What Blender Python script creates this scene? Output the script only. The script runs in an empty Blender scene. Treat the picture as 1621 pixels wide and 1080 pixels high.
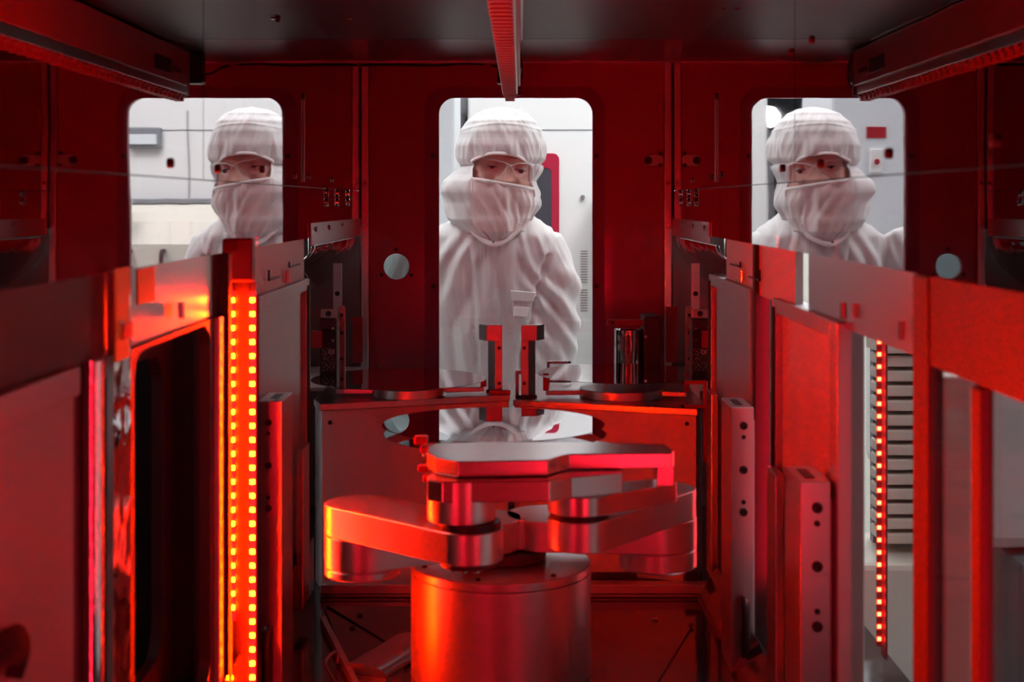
import bpy, bmesh, math, random
from mathutils import Vector, Matrix, noise
random.seed(7)
PI = math.pi
S = bpy.context.scene
C = S.collection

# ------------------------------------------------------------------ camera
H = 1.35                 # camera height; the heights below are given relative to it and H is added
F = 2251.0               # focal length in pixels of the 1621 px wide frame (50 mm on 36 mm)
VX, VY = 824.0, 320.0    # vanishing point
cam = bpy.data.cameras.new('camera'); cam.lens = 50.0; cam.sensor_width = 36.0
cam.shift_x = -(VX - 810.5) / 1621.0
cam.shift_y = -(540.0 - VY) / 1621.0
cam.clip_start = 0.01
cam.dof.use_dof = True; cam.dof.focus_distance = 3.1; cam.dof.aperture_fstop = 9.0
co = bpy.data.objects.new('camera', cam); C.objects.link(co)
co.location = (0, 0, H); co.rotation_euler = (PI/2, 0, 0)
S.camera = co
# ------------------------------------------------------------------ world, exposure
w = bpy.data.worlds.new('world'); S.world = w; w.use_nodes = True
w.node_tree.nodes['Background'].inputs[0].default_value = (0.86, 0.9, 1.0, 1)
w.node_tree.nodes['Background'].inputs[1].default_value = 0.05
S.view_settings.view_transform = 'Standard'
S.view_settings.look = 'None'
S.view_settings.gamma = 1.0
S.view_settings.use_curve_mapping = False
S.view_settings.exposure = 0.0
LED = 4000.0              # strength of one light-emitting diode
ROOM = 15.0               # strength of the clean-room ceiling lights

# ------------------------------------------------------------------ materials
def mat(name, color, rough=0.5, metal=0.0, bump=None, trans=0, coat=0, spec=0.5, vary=None):
    m = bpy.data.materials.new(name); m.use_nodes = True
    nt = m.node_tree; b = nt.nodes['Principled BSDF']
    b.inputs['Base Color'].default_value = (*color, 1)
    b.inputs['Roughness'].default_value = rough
    b.inputs['Metallic'].default_value = metal
    b.inputs['Transmission Weight'].default_value = trans
    b.inputs['Coat Weight'].default_value = coat
    b.inputs['Specular IOR Level'].default_value = spec
    if bump or vary:
        tc = nt.nodes.new('ShaderNodeTexCoord')
    if bump:
        (sx, sy, sz), strength, dist = bump
        mp = nt.nodes.new('ShaderNodeMapping'); mp.inputs['Scale'].default_value = (sx, sy, sz)
        n = nt.nodes.new('ShaderNodeTexNoise'); n.inputs['Scale'].default_value = 1.0; n.inputs['Detail'].default_value = 3
        bp = nt.nodes.new('ShaderNodeBump'); bp.inputs['Strength'].default_value = strength; bp.inputs['Distance'].default_value = dist
        nt.links.new(tc.outputs['Object'], mp.inputs[0]); nt.links.new(mp.outputs[0], n.inputs['Vector'])
        nt.links.new(n.outputs['Fac'], bp.inputs['Height']); nt.links.new(bp.outputs[0], b.inputs['Normal'])
    if vary:
        sc, amt = vary
        n2 = nt.nodes.new('ShaderNodeTexNoise'); n2.inputs['Scale'].default_value = sc; n2.inputs['Detail'].default_value = 4
        mx = nt.nodes.new('ShaderNodeMapRange'); mx.inputs['To Min'].default_value = max(0, rough - amt); mx.inputs['To Max'].default_value = rough + amt
        nt.links.new(tc.outputs['Object'], n2.inputs['Vector']); nt.links.new(n2.outputs['Fac'], mx.inputs['Value'])
        nt.links.new(mx.outputs[0], b.inputs['Roughness'])
    return m

def emit(name, color, strength):
    m = bpy.data.materials.new(name); m.use_nodes = True
    b = m.node_tree.nodes['Principled BSDF']
    b.inputs['Base Color'].default_value = (*[min(1, c) for c in color], 1)
    b.inputs['Emission Color'].default_value = (*color, 1)
    b.inputs['Emission Strength'].default_value = strength
    return m

def thin_glass(name, tint, rough=0.0, gloss=0.08, cap=0.9):
    m = bpy.data.materials.new(name); m.use_nodes = True; nt = m.node_tree
    for n in list(nt.nodes):
        if n.type != 'OUTPUT_MATERIAL': nt.nodes.remove(n)
    out = [n for n in nt.nodes if n.type == 'OUTPUT_MATERIAL'][0]
    t = nt.nodes.new('ShaderNodeBsdfTransparent'); t.inputs[0].default_value = (*tint, 1)
    g = nt.nodes.new('ShaderNodeBsdfGlossy'); g.inputs['Roughness'].default_value = rough
    lw = nt.nodes.new('ShaderNodeLayerWeight'); lw.inputs[0].default_value = 0.2
    mr = nt.nodes.new('ShaderNodeMapRange'); mr.inputs['To Min'].default_value = gloss; mr.inputs['To Max'].default_value = cap
    mix = nt.nodes.new('ShaderNodeMixShader')
    nt.links.new(lw.outputs['Fresnel'], mr.inputs['Value']); nt.links.new(mr.outputs[0], mix.inputs[0])
    nt.links.new(t.outputs[0], mix.inputs[1]); nt.links.new(g.outputs[0], mix.inputs[2])
    nt.links.new(mix.outputs[0], out.inputs[0])
    return m

M = {}
M['door'] = mat('red_tinted_panel', (0.44, 0.014, 0.05), 0.32, 0.0, ((7, 1, 1.2), 0.12, 0.02), coat=0.35)
M['door'].node_tree.nodes['Principled BSDF'].inputs['Coat Roughness'].default_value = 0.09
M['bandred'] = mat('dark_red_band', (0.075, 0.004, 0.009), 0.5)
M['recess'] = mat('dull_dark_steel', (0.16, 0.13, 0.13), 0.35, 0.7)
M['gasket'] = mat('dark_maroon_gasket', (0.30, 0.010, 0.07), 0.4)
M['mirror'] = mat('mirror_polished_steel', (0.66, 0.62, 0.63), 0.018, 1.0, ((1.5, 2.2, 2.2), 0.05, 0.01))
M['mirror2'] = mat('polished_steel_dented', (0.62, 0.58, 0.58), 0.05, 1.0, ((6, 6, 5), 0.5, 0.02))
M['steel'] = mat('satin_steel', (0.62, 0.56, 0.57), 0.28, 1.0, ((3, 3, 120), 0.08, 0.002))
M['panel'] = mat('satin_panel', (0.50, 0.44, 0.45), 0.42, 0.75, ((40, 40, 3), 0.06, 0.002))
M['alu'] = mat('machined_aluminium', (0.76, 0.72, 0.72), 0.34, 1.0, ((2, 2, 260), 0.10, 0.002))
M['alucol'] = mat('turned_aluminium_column', (0.76, 0.72, 0.72), 0.36, 1.0, ((2, 2, 200), 0.08, 0.002))
M['alutop'] = mat('bead_blasted_aluminium', (0.78, 0.75, 0.75), 0.27, 1.0, ((300, 300, 300), 0.08, 0.001))
M['white_paint'] = mat('satin_light_coating', (0.66, 0.60, 0.60), 0.4, 0.0, ((60, 60, 60), 0.05, 0.001))
M['wafer'] = mat('polished_silicon', (0.60, 0.58, 0.60), 0.012, 1.0)
M['dark'] = mat('black_anodised', (0.02, 0.012, 0.014), 0.4, 0.3)
M['darkred'] = mat('dark_plastic', (0.05, 0.012, 0.015), 0.45)
M['void'] = mat('dark_matte_interior', (0.02, 0.01, 0.012), 0.55)
M['matt'] = mat('matte_black_rubber', (0.012, 0.008, 0.009), 0.95, spec=0.1)
M['floor'] = mat('glossy_dark_plate', (0.10, 0.085, 0.09), 0.09, 0.8, ((5, 5, 5), 0.18, 0.01))
M['chrome'] = mat('chrome', (0.88, 0.86, 0.86), 0.08, 1.0)
M['redplastic'] = mat('red_plastic', (0.38, 0.015, 0.025), 0.4)
M['cap'] = mat('dull_red_cap', (0.22, 0.02, 0.03), 0.45)
M['yellow'] = mat('yellow_reflection', (0.75, 0.52, 0.03), 0.5)  # colour of the painted yellow reflections
M['white'] = mat('white_enamel', (0.80, 0.80, 0.79), 0.35)
M['cream'] = mat('cream_enamel', (0.66, 0.63, 0.55), 0.4)
M['grey'] = mat('grey_plastic', (0.22, 0.23, 0.25), 0.5)
M['bluewhite'] = mat('pale_blue_enamel', (0.72, 0.77, 0.80), 0.4)
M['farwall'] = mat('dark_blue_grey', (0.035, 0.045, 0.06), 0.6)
M['tile'] = mat('clean_room_floor_tile', (0.55, 0.56, 0.57), 0.25)
M['led'] = emit('red_diode', (1.0, 0.012, 0.00006), LED)
M['ledside'] = emit('red_diode_dimmer', (1.0, 0.009, 0.04), LED*0.022)
M['lednear'] = emit('red_diode_near', (1.0, 0.008, 0.030), LED*0.10)
M['strip'] = emit('glowing_red_strip', (1.0, 0.006, 0.010), 3.0)
M['ledout'] = emit('red_diode_outer', (1.0, 0.03, 0.010), 40.0)
M['roomlight'] = emit('clean_room_light', (0.95, 0.98, 1.0), ROOM)
M['dimlight'] = emit('clean_room_light_side', (0.95, 0.98, 1.0), ROOM*0.42)
M['lamp'] = emit('bright_spot_lamp', (0.9, 0.97, 1.0), 25.0)
M['glass'] = thin_glass('clear_pane', (0.97, 0.96, 0.96), 0.0, 0.05, 0.6)
M['acrylic'] = thin_glass('clear_acrylic_cover', (0.90, 0.84, 0.84), 0.06, 0.05, 0.22)
M['tint'] = thin_glass('grey_tinted_pane', (0.50, 0.54, 0.54), 0.0, 0.05, 0.6)
M['lens'] = thin_glass('clear_lens', (0.96, 0.96, 0.97), 0.0, 0.07, 0.6)
M['frame'] = mat('clear_frame', (0.8, 0.8, 0.8), 0.15, 0, spec=0.8)
M['skin'] = mat('skin', (0.74, 0.44, 0.36), 0.45, 0, ((300, 300, 300), 0.1, 0.001))
M['brow'] = mat('dark_brown_hair', (0.06, 0.03, 0.02), 0.7)
M['eye'] = mat('eye_white', (0.7, 0.66, 0.62), 0.2)
M['iris'] = mat('dark_iris', (0.05, 0.03, 0.02), 0.15)
M['glove'] = mat('white_nitrile', (0.75, 0.76, 0.78), 0.5)

def cloth(name, color, grid=330.0, trans=0.0):
    m = mat(name, color, 0.8); nt = m.node_tree; b = nt.nodes['Principled BSDF']
    b.inputs['Sheen Weight'].default_value = 0.25
    tc = nt.nodes.new('ShaderNodeTexCoord')
    sep = nt.nodes.new('ShaderNodeSeparateXYZ'); nt.links.new(tc.outputs['Object'], sep.inputs[0])
    outs = []
    for ax in ('X', 'Z'):
        mu = nt.nodes.new('ShaderNodeMath'); mu.operation = 'MULTIPLY'; mu.inputs[1].default_value = grid
        fr = nt.nodes.new('ShaderNodeMath'); fr.operation = 'FRACT'
        gt = nt.nodes.new('ShaderNodeMath'); gt.operation = 'LESS_THAN'; gt.inputs[1].default_value = 0.22
        nt.links.new(sep.outputs[ax], mu.inputs[0]); nt.links.new(mu.outputs[0], fr.inputs[0]); nt.links.new(fr.outputs[0], gt.inputs[0])
        outs.append(gt)
    ad = nt.nodes.new('ShaderNodeMath'); ad.operation = 'MAXIMUM'
    nt.links.new(outs[0].outputs[0], ad.inputs[0]); nt.links.new(outs[1].outputs[0], ad.inputs[1])
    mx = nt.nodes.new('ShaderNodeMix'); mx.data_type = 'RGBA'
    mx.inputs['A'].default_value = (*color, 1); mx.inputs['B'].default_value = (*[c * 0.84 for c in color], 1)
    nt.links.new(ad.outputs[0], mx.inputs['Factor']); nt.links.new(mx.outputs['Result'], b.inputs['Base Color'])
    n = nt.nodes.new('ShaderNodeTexNoise'); n.inputs['Scale'].default_value = 14; n.inputs['Detail'].default_value = 5
    mp = nt.nodes.new('ShaderNodeMapping'); mp.inputs['Scale'].default_value = (1.6, 1, 0.6)
    nt.links.new(tc.outputs['Object'], mp.inputs[0]); nt.links.new(mp.outputs[0], n.inputs['Vector'])
    bp = nt.nodes.new('ShaderNodeBump'); bp.inputs['Strength'].default_value = 0.5; bp.inputs['Distance'].default_value = 0.012
    nt.links.new(n.outputs['Fac'], bp.inputs['Height']); nt.links.new(bp.outputs[0], b.inputs['Normal'])
    return m
M['suit'] = cloth('white_gridded_fabric', (0.72, 0.73, 0.72), 300)
M['hood'] = cloth('white_hood_fabric', (0.68, 0.68, 0.67), 420)
M['veil'] = cloth('sheer_veil_fabric', (0.80, 0.71, 0.69), 420)
M['band'] = mat('white_elastic_band', (0.82, 0.82, 0.80), 0.8)

def perforated():
    m = mat('perforated_ceiling_steel', (0.08, 0.07, 0.07), 0.42, 0.0, spec=0.5); nt = m.node_tree; b = nt.nodes['Principled BSDF']
    tc = nt.nodes.new('ShaderNodeTexCoord'); sep = nt.nodes.new('ShaderNodeSeparateXYZ'); nt.links.new(tc.outputs['Object'], sep.inputs[0])
    r = []
    for ax, k in (('X', 180.0), ('Y', 60.0)):
        mu = nt.nodes.new('ShaderNodeMath'); mu.operation = 'MULTIPLY'; mu.inputs[1].default_value = k * 2 * PI
        sn = nt.nodes.new('ShaderNodeMath'); sn.operation = 'SINE'
        nt.links.new(sep.outputs[ax], mu.inputs[0]); nt.links.new(mu.outputs[0], sn.inputs[0]); r.append(sn)
    mm = nt.nodes.new('ShaderNodeMath'); mm.operation = 'MULTIPLY'
    nt.links.new(r[0].outputs[0], mm.inputs[0]); nt.links.new(r[1].outputs[0], mm.inputs[1])
    gt = nt.nodes.new('ShaderNodeMath'); gt.operation = 'GREATER_THAN'; gt.inputs[1].default_value = 0.15
    nt.links.new(mm.outputs[0], gt.inputs[0])
    mx = nt.nodes.new('ShaderNodeMix'); mx.data_type = 'RGBA'
    mx.inputs['A'].default_value = (0.05, 0.038, 0.038, 1); mx.inputs['B'].default_value = (0.012, 0.008, 0.008, 1)
    nt.links.new(gt.outputs[0], mx.inputs['Factor']); nt.links.new(mx.outputs['Result'], b.inputs['Base Color'])
    return m
M['perf'] = perforated()
M['ceil'] = mat('dark_ceiling_steel', (0.06, 0.045, 0.05), 0.3, 0.4, ((3, 3, 3), 0.05, 0.01))

def speckled():
    m = mat('printed_black_plate', (0.02, 0.015, 0.015), 0.45); nt = m.node_tree; b = nt.nodes['Principled BSDF']
    tc = nt.nodes.new('ShaderNodeTexCoord'); mp = nt.nodes.new('ShaderNodeMapping'); mp.inputs['Scale'].default_value = (700, 100, 260)
    n = nt.nodes.new('ShaderNodeTexNoise'); n.inputs['Scale'].default_value = 1
    gt = nt.nodes.new('ShaderNodeMath'); gt.operation = 'GREATER_THAN'; gt.inputs[1].default_value = 0.60
    nt.links.new(tc.outputs['Object'], mp.inputs[0]); nt.links.new(mp.outputs[0], n.inputs['Vector']); nt.links.new(n.outputs['Fac'], gt.inputs[0])
    mx = nt.nodes.new('ShaderNodeMix'); mx.data_type = 'RGBA'
    mx.inputs['A'].default_value = (0.02, 0.015, 0.015, 1); mx.inputs['B'].default_value = (0.5, 0.45, 0.45, 1)
    nt.links.new(gt.outputs[0], mx.inputs['Factor']); nt.links.new(mx.outputs['Result'], b.inputs['Base Color'])
    return m
M['print'] = speckled()

# ------------------------------------------------------------------ helpers
# positions are given in metres with z relative to the camera height
def at(px, py, d):                     # a pixel and a distance -> a point
    return Vector(((px - VX) / F * d, d, -(py - VY) / F * d))
def onz(px, py, z):                    # a pixel on the horizontal plane z -> x, y
    d = -z * F / (py - VY)
    return ((px - VX) / F * d, d)

def finish(name, bm, m, parent=None, smooth=False, bevel=0.0, seg=2):
    me = bpy.data.meshes.new(name)
    bmesh.ops.recalc_face_normals(bm, faces=bm.faces)
    bm.to_mesh(me); bm.free()
    for mm in (m if isinstance(m, list) else [m]):
        me.materials.append(mm)
    o = bpy.data.objects.new(name, me); C.objects.link(o)
    if parent is None:
        # origin to the centre of the base
        xs = [v.co for v in me.vertices]
        mn = Vector([min(v[i] for v in xs) for i in range(3)]); mxv = Vector([max(v[i] for v in xs) for i in range(3)])
        base = Vector(((mn.x + mxv.x) / 2, (mn.y + mxv.y) / 2, mn.z))
        me.transform(Matrix.Translation(-base))
        o.location = base + Vector((0, 0, H))
    else:
        o.parent = parent
        # parents are unrotated when parts are added: keep coordinates relative to the parent's origin
        off = Vector(parent['_base']) if '_base' in parent else Vector((0, 0, 0))
        me.transform(Matrix.Translation(-off))
    if smooth:
        me.polygons.foreach_set('use_smooth', [True] * len(me.polygons))
        me.set_sharp_from_angle(angle=math.radians(38))
    if bevel:
        b = o.modifiers.new('bevel', 'BEVEL'); b.width = bevel; b.segments = seg; b.limit_method = 'ANGLE'
    me.update()
    return o

def tag(o, label=None, cat=None, group=None, kind=None):
    if label: o['label'] = label
    if cat: o['category'] = cat
    if group: o['group'] = group
    if kind: o['kind'] = kind
    return o

def thing(name, base, label, cat, group=None):
    o = bpy.data.objects.new(name, None); C.objects.link(o)
    o.empty_display_size = 0.02
    o.location = Vector(base) + Vector((0, 0, H))
    o['_base'] = tuple(base)
    return tag(o, label, cat, group)

def sub(o):                            # mark a mesh part so its own sub-parts land in place
    o['_base'] = tuple(o.parent['_base']); return o
def subtop(o):                         # a top-level mesh that carries parts
    o['_base'] = (o.location.x, o.location.y, o.location.z - H); return o

def boxb(x0, x1, y0, y1, z0, z1, bm=None):
    bm = bm or bmesh.new()
    vs = [bm.verts.new(p) for p in ((x0,y0,z0),(x1,y0,z0),(x1,y1,z0),(x0,y1,z0),(x0,y0,z1),(x1,y0,z1),(x1,y1,z1),(x0,y1,z1))]
    for f in ((0,3,2,1),(4,5,6,7),(0,1,5,4),(1,2,6,5),(2,3,7,6),(3,0,4,7)):
        bm.faces.new([vs[i] for i in f])
    return bm

def prismb(pts, lo, hi, axis='z', bm=None):
    bm = bm or bmesh.new()
    def P(a, b, h):
        return (a, b, h) if axis == 'z' else ((h, a, b) if axis == 'x' else (a, h, b))
    A = [bm.verts.new(P(a, b, lo)) for a, b in pts]; B = [bm.verts.new(P(a, b, hi)) for a, b in pts]
    bm.faces.new(A[::-1]); bm.faces.new(B)
    n = len(pts)
    for i in range(n):
        bm.faces.new((A[i], A[(i+1) % n], B[(i+1) % n], B[i]))
    return bm

def platewithholes(outer, holes, lo, hi, axis='y'):
    bm = bmesh.new()
    def P(a, b, h):
        return (a, b, h) if axis == 'z' else ((h, a, b) if axis == 'x' else (a, h, b))
    edges = []
    loops = [outer] + holes; alls = []
    for L in loops:
        vs = [bm.verts.new(P(a, b, lo)) for a, b in L]; alls.append(vs)
        for i in range(len(vs)): edges.append(bm.edges.new((vs[i], vs[(i+1) % len(vs)])))
    r = bmesh.ops.triangle_fill(bm, use_beauty=True, use_dissolve=False, edges=edges)
    faces = [g for g in r['geom'] if isinstance(g, bmesh.types.BMFace)]
    d = {'z': (0,0,hi-lo), 'x': (hi-lo,0,0), 'y': (0,hi-lo,0)}[axis]
    ex = bmesh.ops.extrude_face_region(bm, geom=faces)
    bmesh.ops.translate(bm, verts=[g for g in ex['geom'] if isinstance(g, bmesh.types.BMVert)], vec=d)
    return bm

def rrect(x0, x1, y0, y1, r, n=8):
    p = []
    for cx, cy, a0 in ((x1-r, y1-r, 0), (x0+r, y1-r, 90), (x0+r, y0+r, 180), (x1-r, y0+r, 270)):
        for k in range(n+1):
            a = math.radians(a0 + 90*k/n); p.append((cx + r*math.cos(a), cy + r*math.sin(a)))
    return p
def circle(cx, cy, r, n=40):
    return [(cx + r*math.cos(2*PI*k/n), cy + r*math.sin(2*PI*k/n)) for k in range(n)]
def stadium(p, q, rp, rq, n=20):       # a link outline: two circles of different radii and their tangents
    p, q = Vector(p), Vector(q); d = q - p; L = d.length; a = math.atan2(d.y, d.x)
    b = math.acos(max(-1, min(1, (rp - rq) / L)))
    out = []
    for k in range(n+1):
        t = a + b + (2*PI - 2*b) * k / n; out.append((p.x + rp*math.cos(t), p.y + rp*math.sin(t)))
    for k in range(n+1):
        t = a - b + (2*b) * k / n; out.append((q.x + rq*math.cos(t), q.y + rq*math.sin(t)))
    return out

def cylb(c, r, z0, z1, n=64, bm=None, axis='z', chamfer=0.0):
    bm = bm or bmesh.new()
    prof = [(r-chamfer, z0), (r, z0+chamfer), (r, z1-chamfer), (r-chamfer, z1)] if chamfer else [(r, z0), (r, z1)]
    rings = []
    for rr, z in prof:
        ring = []
        for k in range(n):
            a = 2*PI*k/n; u, v = rr*math.cos(a), rr*math.sin(a)
            if axis == 'z': p = (c[0]+u, c[1]+v, z)
            elif axis == 'x': p = (z, c[0]+u, c[1]+v)
            else: p = (c[0]+u, z, c[1]+v)
            ring.append(bm.verts.new(p))
        rings.append(ring)
    for A, B in zip(rings, rings[1:]):
        for k in range(n): bm.faces.new((A[k], A[(k+1) % n], B[(k+1) % n], B[k]))
    bm.faces.new(rings[0][::-1]); bm.faces.new(rings[-1])
    return bm

def tubeb(path, r, n=10, bm=None, closed=False, radii=None):
    bm = bm or bmesh.new()
    P = [Vector(p) for p in path]; rings = []; up = None
    for i, p in enumerate(P):
        if closed: t = (P[(i+1) % len(P)] - P[i-1])
        else: t = P[min(i+1, len(P)-1)] - P[max(i-1, 0)]
        t.normalize()
        if up is None:
            up = Vector((0, 0, 1)) if abs(t.z) < 0.9 else Vector((0, 1, 0))
        u = up - t * up.dot(t); u.normalize(); up = u; v = t.cross(u)
        rr = radii[i] if radii else r
        if not isinstance(rr, tuple): rr = (rr, rr)
        rings.append([bm.verts.new(p + u*math.cos(2*PI*k/n)*rr[0] + v*math.sin(2*PI*k/n)*rr[1]) for k in range(n)])
    prs = list(zip(rings, rings[1:])) + ([(rings[-1], rings[0])] if closed else [])
    for A, B in prs:
        for k in range(n): bm.faces.new((A[k], A[(k+1) % n], B[(k+1) % n], B[k]))
    if not closed:
        bm.faces.new(rings[0][::-1]); bm.faces.new(rings[-1])
    return bm

def smoothpath(pts, sub=6):            # Catmull-Rom
    P = [Vector(p) for p in pts]; out = []
    for i in range(len(P)-1):
        p0 = P[max(i-1, 0)]; p1 = P[i]; p2 = P[i+1]; p3 = P[min(i+2, len(P)-1)]
        for k in range(sub):
            t = k / sub
            out.append(0.5*((2*p1) + (p2-p0)*t + (2*p0-5*p1+4*p2-p3)*t*t + (3*p1-p0-3*p2+p3)*t**3))
    out.append(P[-1]); return out

_bolt = {}
def bolt(parent, p, axis, r=0.0035, m='chrome', name='bolt'):
    key = (round(r, 5), m)
    if key not in _bolt:
        bm = bmesh.new()
        n = 16; prof = [(r*0.98, 0), (r, 0.0004), (r, 0.0012 + r*0.25), (r*0.85, 0.0016 + r*0.3), (r*0.5, 0.0016 + r*0.3), (r*0.45, 0.0004)]
        rings = [[bm.verts.new((rr*math.cos(2*PI*k/n), rr*math.sin(2*PI*k/n), z)) for k in range(n)] for rr, z in prof]
        for A, B in zip(rings, rings[1:]):
            for k in range(n): bm.faces.new((A[k], A[(k+1) % n], B[(k+1) % n], B[k]))
        bm.faces.new(rings[-1]); bm.faces.new(rings[0][::-1])
        me = bpy.data.meshes.new('bolt'); bmesh.ops.recalc_face_normals(bm, faces=bm.faces); bm.to_mesh(me); bm.free(); me.materials.append(M[m]); _bolt[key] = me
    o = bpy.data.objects.new(name, _bolt[key]); C.objects.link(o)
    o.parent = parent
    o.location = Vector(p) - Vector(parent['_base'])
    o.rotation_euler = {'+x': (0, PI/2, 0), '-x': (0, -PI/2, 0), '-y': (PI/2, 0, 0), '+z': (0, 0, 0), '-z': (PI, 0, 0)}[axis]
    return o

def struct(name, bm, m, **k):
    o = finish(name, bm, m, None, **k); o['kind'] = 'structure'; return subtop(o)

XL, XR = -0.337, 0.320       # planes of the two side walls
YB = 3.0                     # face of the red door panel
ZC, ZF = 0.297, -0.640       # chamber ceiling and floor
ZM = -0.0575                 # lower edge of the mirrors
ZP = -0.122                  # top of the openings and port doors
YN = -0.55                   # near end of the chamber
def dl(px): return -XL * F / (VX - px)
def dr(px): return XR * F / (px - VX)

# ================================================================== the chamber
# red back panel with its window and round hole
win = rrect(at(695,0,YB).x, at(938,0,YB).x, -0.552, at(0,155,YB).z, 0.034, 10)
hole = circle(at(627.5,422,YB).x, at(627.5,422,YB).z, 20.5/F*YB)
door = struct('door_1', platewithholes([(XL-0.004, ZF), (XR+0.004, ZF), (XR+0.004, ZC+0.01), (XL-0.004, ZC+0.01)], [win, hole], YB, YB+0.012), M['door'])
wo = rrect(at(672,0,YB).x, at(957,0,YB).x, -0.585, at(0,138,YB).z, 0.045, 10)
finish('window_gasket', platewithholes(wo, [win], YB-0.0015, YB-0.0002), M['gasket'], door)
for px, py in ((686,247),(944,247),(686,453),(944,453),(686,590)):
    bolt(door, at(px, py, YB-0.0015), '-y', 0.005, 'darkred')
for px, py in ((582,491),(582,581),(600,581)):
    bolt(door, at(px, py, YB), '-y', 0.003, 'chrome')
for px, py in ((627,395),(604,435),(651,436)):
    bolt(door, at(px, py, YB), '-y', 0.004, 'darkred')
bm = tubeb([at(577.5, 97, YB-0.001), at(577.5, 640, YB-0.001)], 0.0018, 8)
finish('edge_strip', bm, M['chrome'], door)
# hinge latch at the right edge of the red panel
lt = thing('latch', at(1034, 262, YB), 'small rounded steel latch bracket screwed on the red panel right of the window', 'latch')
finish('arm_plate', prismb(rrect(at(1020,0,YB).x, at(1050,0,YB).x, at(0,263,YB).z, at(0,245,YB).z, 0.011), YB-0.006, YB-0.0003, 'y'), M['panel'], lt, bevel=0.0008)
bolt(lt, at(1026, 254, YB-0.006), '-y', 0.008, 'darkred')
for py in (243, 262): bolt(lt, at(1045, py, YB-0.006), '-y', 0.004, 'darkred')

finish('hole_pane', cylb((at(627.5,0,YB).x, at(627.5,422,YB).z), 20.7/F*YB+0.004, YB+0.0123, YB+0.0143, 40, axis='y'), M['tint'], door)
struct('window_1', boxb(at(690,0,YB).x, at(943,0,YB).x, YB+0.0125, YB+0.016, -0.575, at(0,148,YB).z), M['glass'])

# mirror-polished side walls: two rows of sheets with a seam
def side_wall(side):
    X = XL if side == 'left' else XR; s = -1 if side == 'left' else 1
    seam = {'left': dl(322), 'right': dr(1258)}[side]
    x0, x1 = sorted((X, X + s*0.008))
    zs = 0.0235
    wl = struct('wall_' + side, boxb(x0, x1, YN, seam-0.0012, zs+0.0006, ZC), M['mirror'])
    finish('upper_sheet', boxb(x0, x1, seam+0.0012, YB, zs+0.0006, ZC), M['mirror'], wl)
    finish('lower_sheet', boxb(x0 - (0 if s > 0 else 0), x1, YN, 2.28, ZM, zs-0.0006), M['mirror'], wl)
    finish('end_sheet', boxb(x0, x1, 2.282, YB, ZM, zs-0.0006), M['mirror'], wl)
    a, b = sorted((X + s*0.008, X + s*0.02))
    finish('backing', boxb(a, b, YN, YB+0.02, ZM+0.002, ZC+0.02), M['dark'], wl)
    pxs = (467, 489, 526) if s < 0 else (1142, 1127, 1096)
    y_ = (278, 280, 284) if s < 0 else (276, 280, 285)
    d = dl if s < 0 else dr; ax = '+x' if s < 0 else '-x'
    for px, py in zip(pxs, y_): bolt(wl, at(px, py, d(px)), ax, 0.0045)
    for px, py in (((345,266),(270,258)) if s < 0 else ((1299,259),(1239,266))):
        pass
    cols = (517, 534, 551) if s < 0 else (1102, 1090, 1077)
    for px in cols:
        for z in (0.017, 0.000):
            bolt(wl, (X, d(px), z), ax, 0.0078, name='socket_screw')
    if s < 0: bolts2 = ((270, 258), (345, 267), (440, 30), (415, 268))
    else: bolts2 = ((1239, 266), (1299, 259), (1407, 243), (1285, 63), (1253, 83), (1575, 222))
    for px, py in bolts2: bolt(wl, at(px, py, d(px)), ax, 0.0048, 'darkred')
    # thin bright rod
    yy = dl(480) if s < 0 else dr(1134)
    xr = X - s*0.0015
    finish('rod', tubeb([(xr, yy, at(0, 288, yy).z), (xr, yy, at(0, 158, yy).z)], 0.0012, 8), M['steel'], wl)
    bolt(wl, (X, yy, at(0, 152, yy).z), ax, 0.005, 'darkred')
    # screwed plate at the lower back corner
    px0 = 490 if s < 0 else 1124
    a, b = sorted((X - s*0.0005, X - s*0.003))
    pl = sub(finish('screwed_plate', boxb(a, b, d(px0), YB-0.03, ZM-0.012, -0.034), M['steel'], wl))
    for yy2 in (d(px0)+0.04, d(px0)+0.2, d(px0)+0.38):
        bolt(pl, (X - s*0.003, yy2, -0.044), ax, 0.0045)
    return wl
side_wall('left'); side_wall('right')

struct('wall_front', platewithholes([(XL-0.02, ZF), (XR+0.02, ZF), (XR+0.02, ZC+0.01), (XL-0.02, ZC+0.01)], [], YN-0.012, YN), M['door'])

# corner posts in front of the red panel
for s, label in ((-1, 'polished steel corner post left of the red window panel'), (1, 'polished steel corner post right of the red window panel')):
    X = XL if s < 0 else XR
    a, b = sorted((X - s*0.001, X - s*0.0185))
    o = subtop(finish('corner_post', boxb(a, b, YB-0.011, YB-0.0005, ZF, ZC-0.001), M['steel'], None, bevel=0.003, seg=3))
    tag(o, label, 'corner post')
    bolt(o, (X - s*0.01, YB-0.011, at(0, 290, YB).z), '-y', 0.004)
    bolt(o, (X - s*0.01, YB-0.011, at(0, 357, YB).z), '-y', 0.004)

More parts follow.
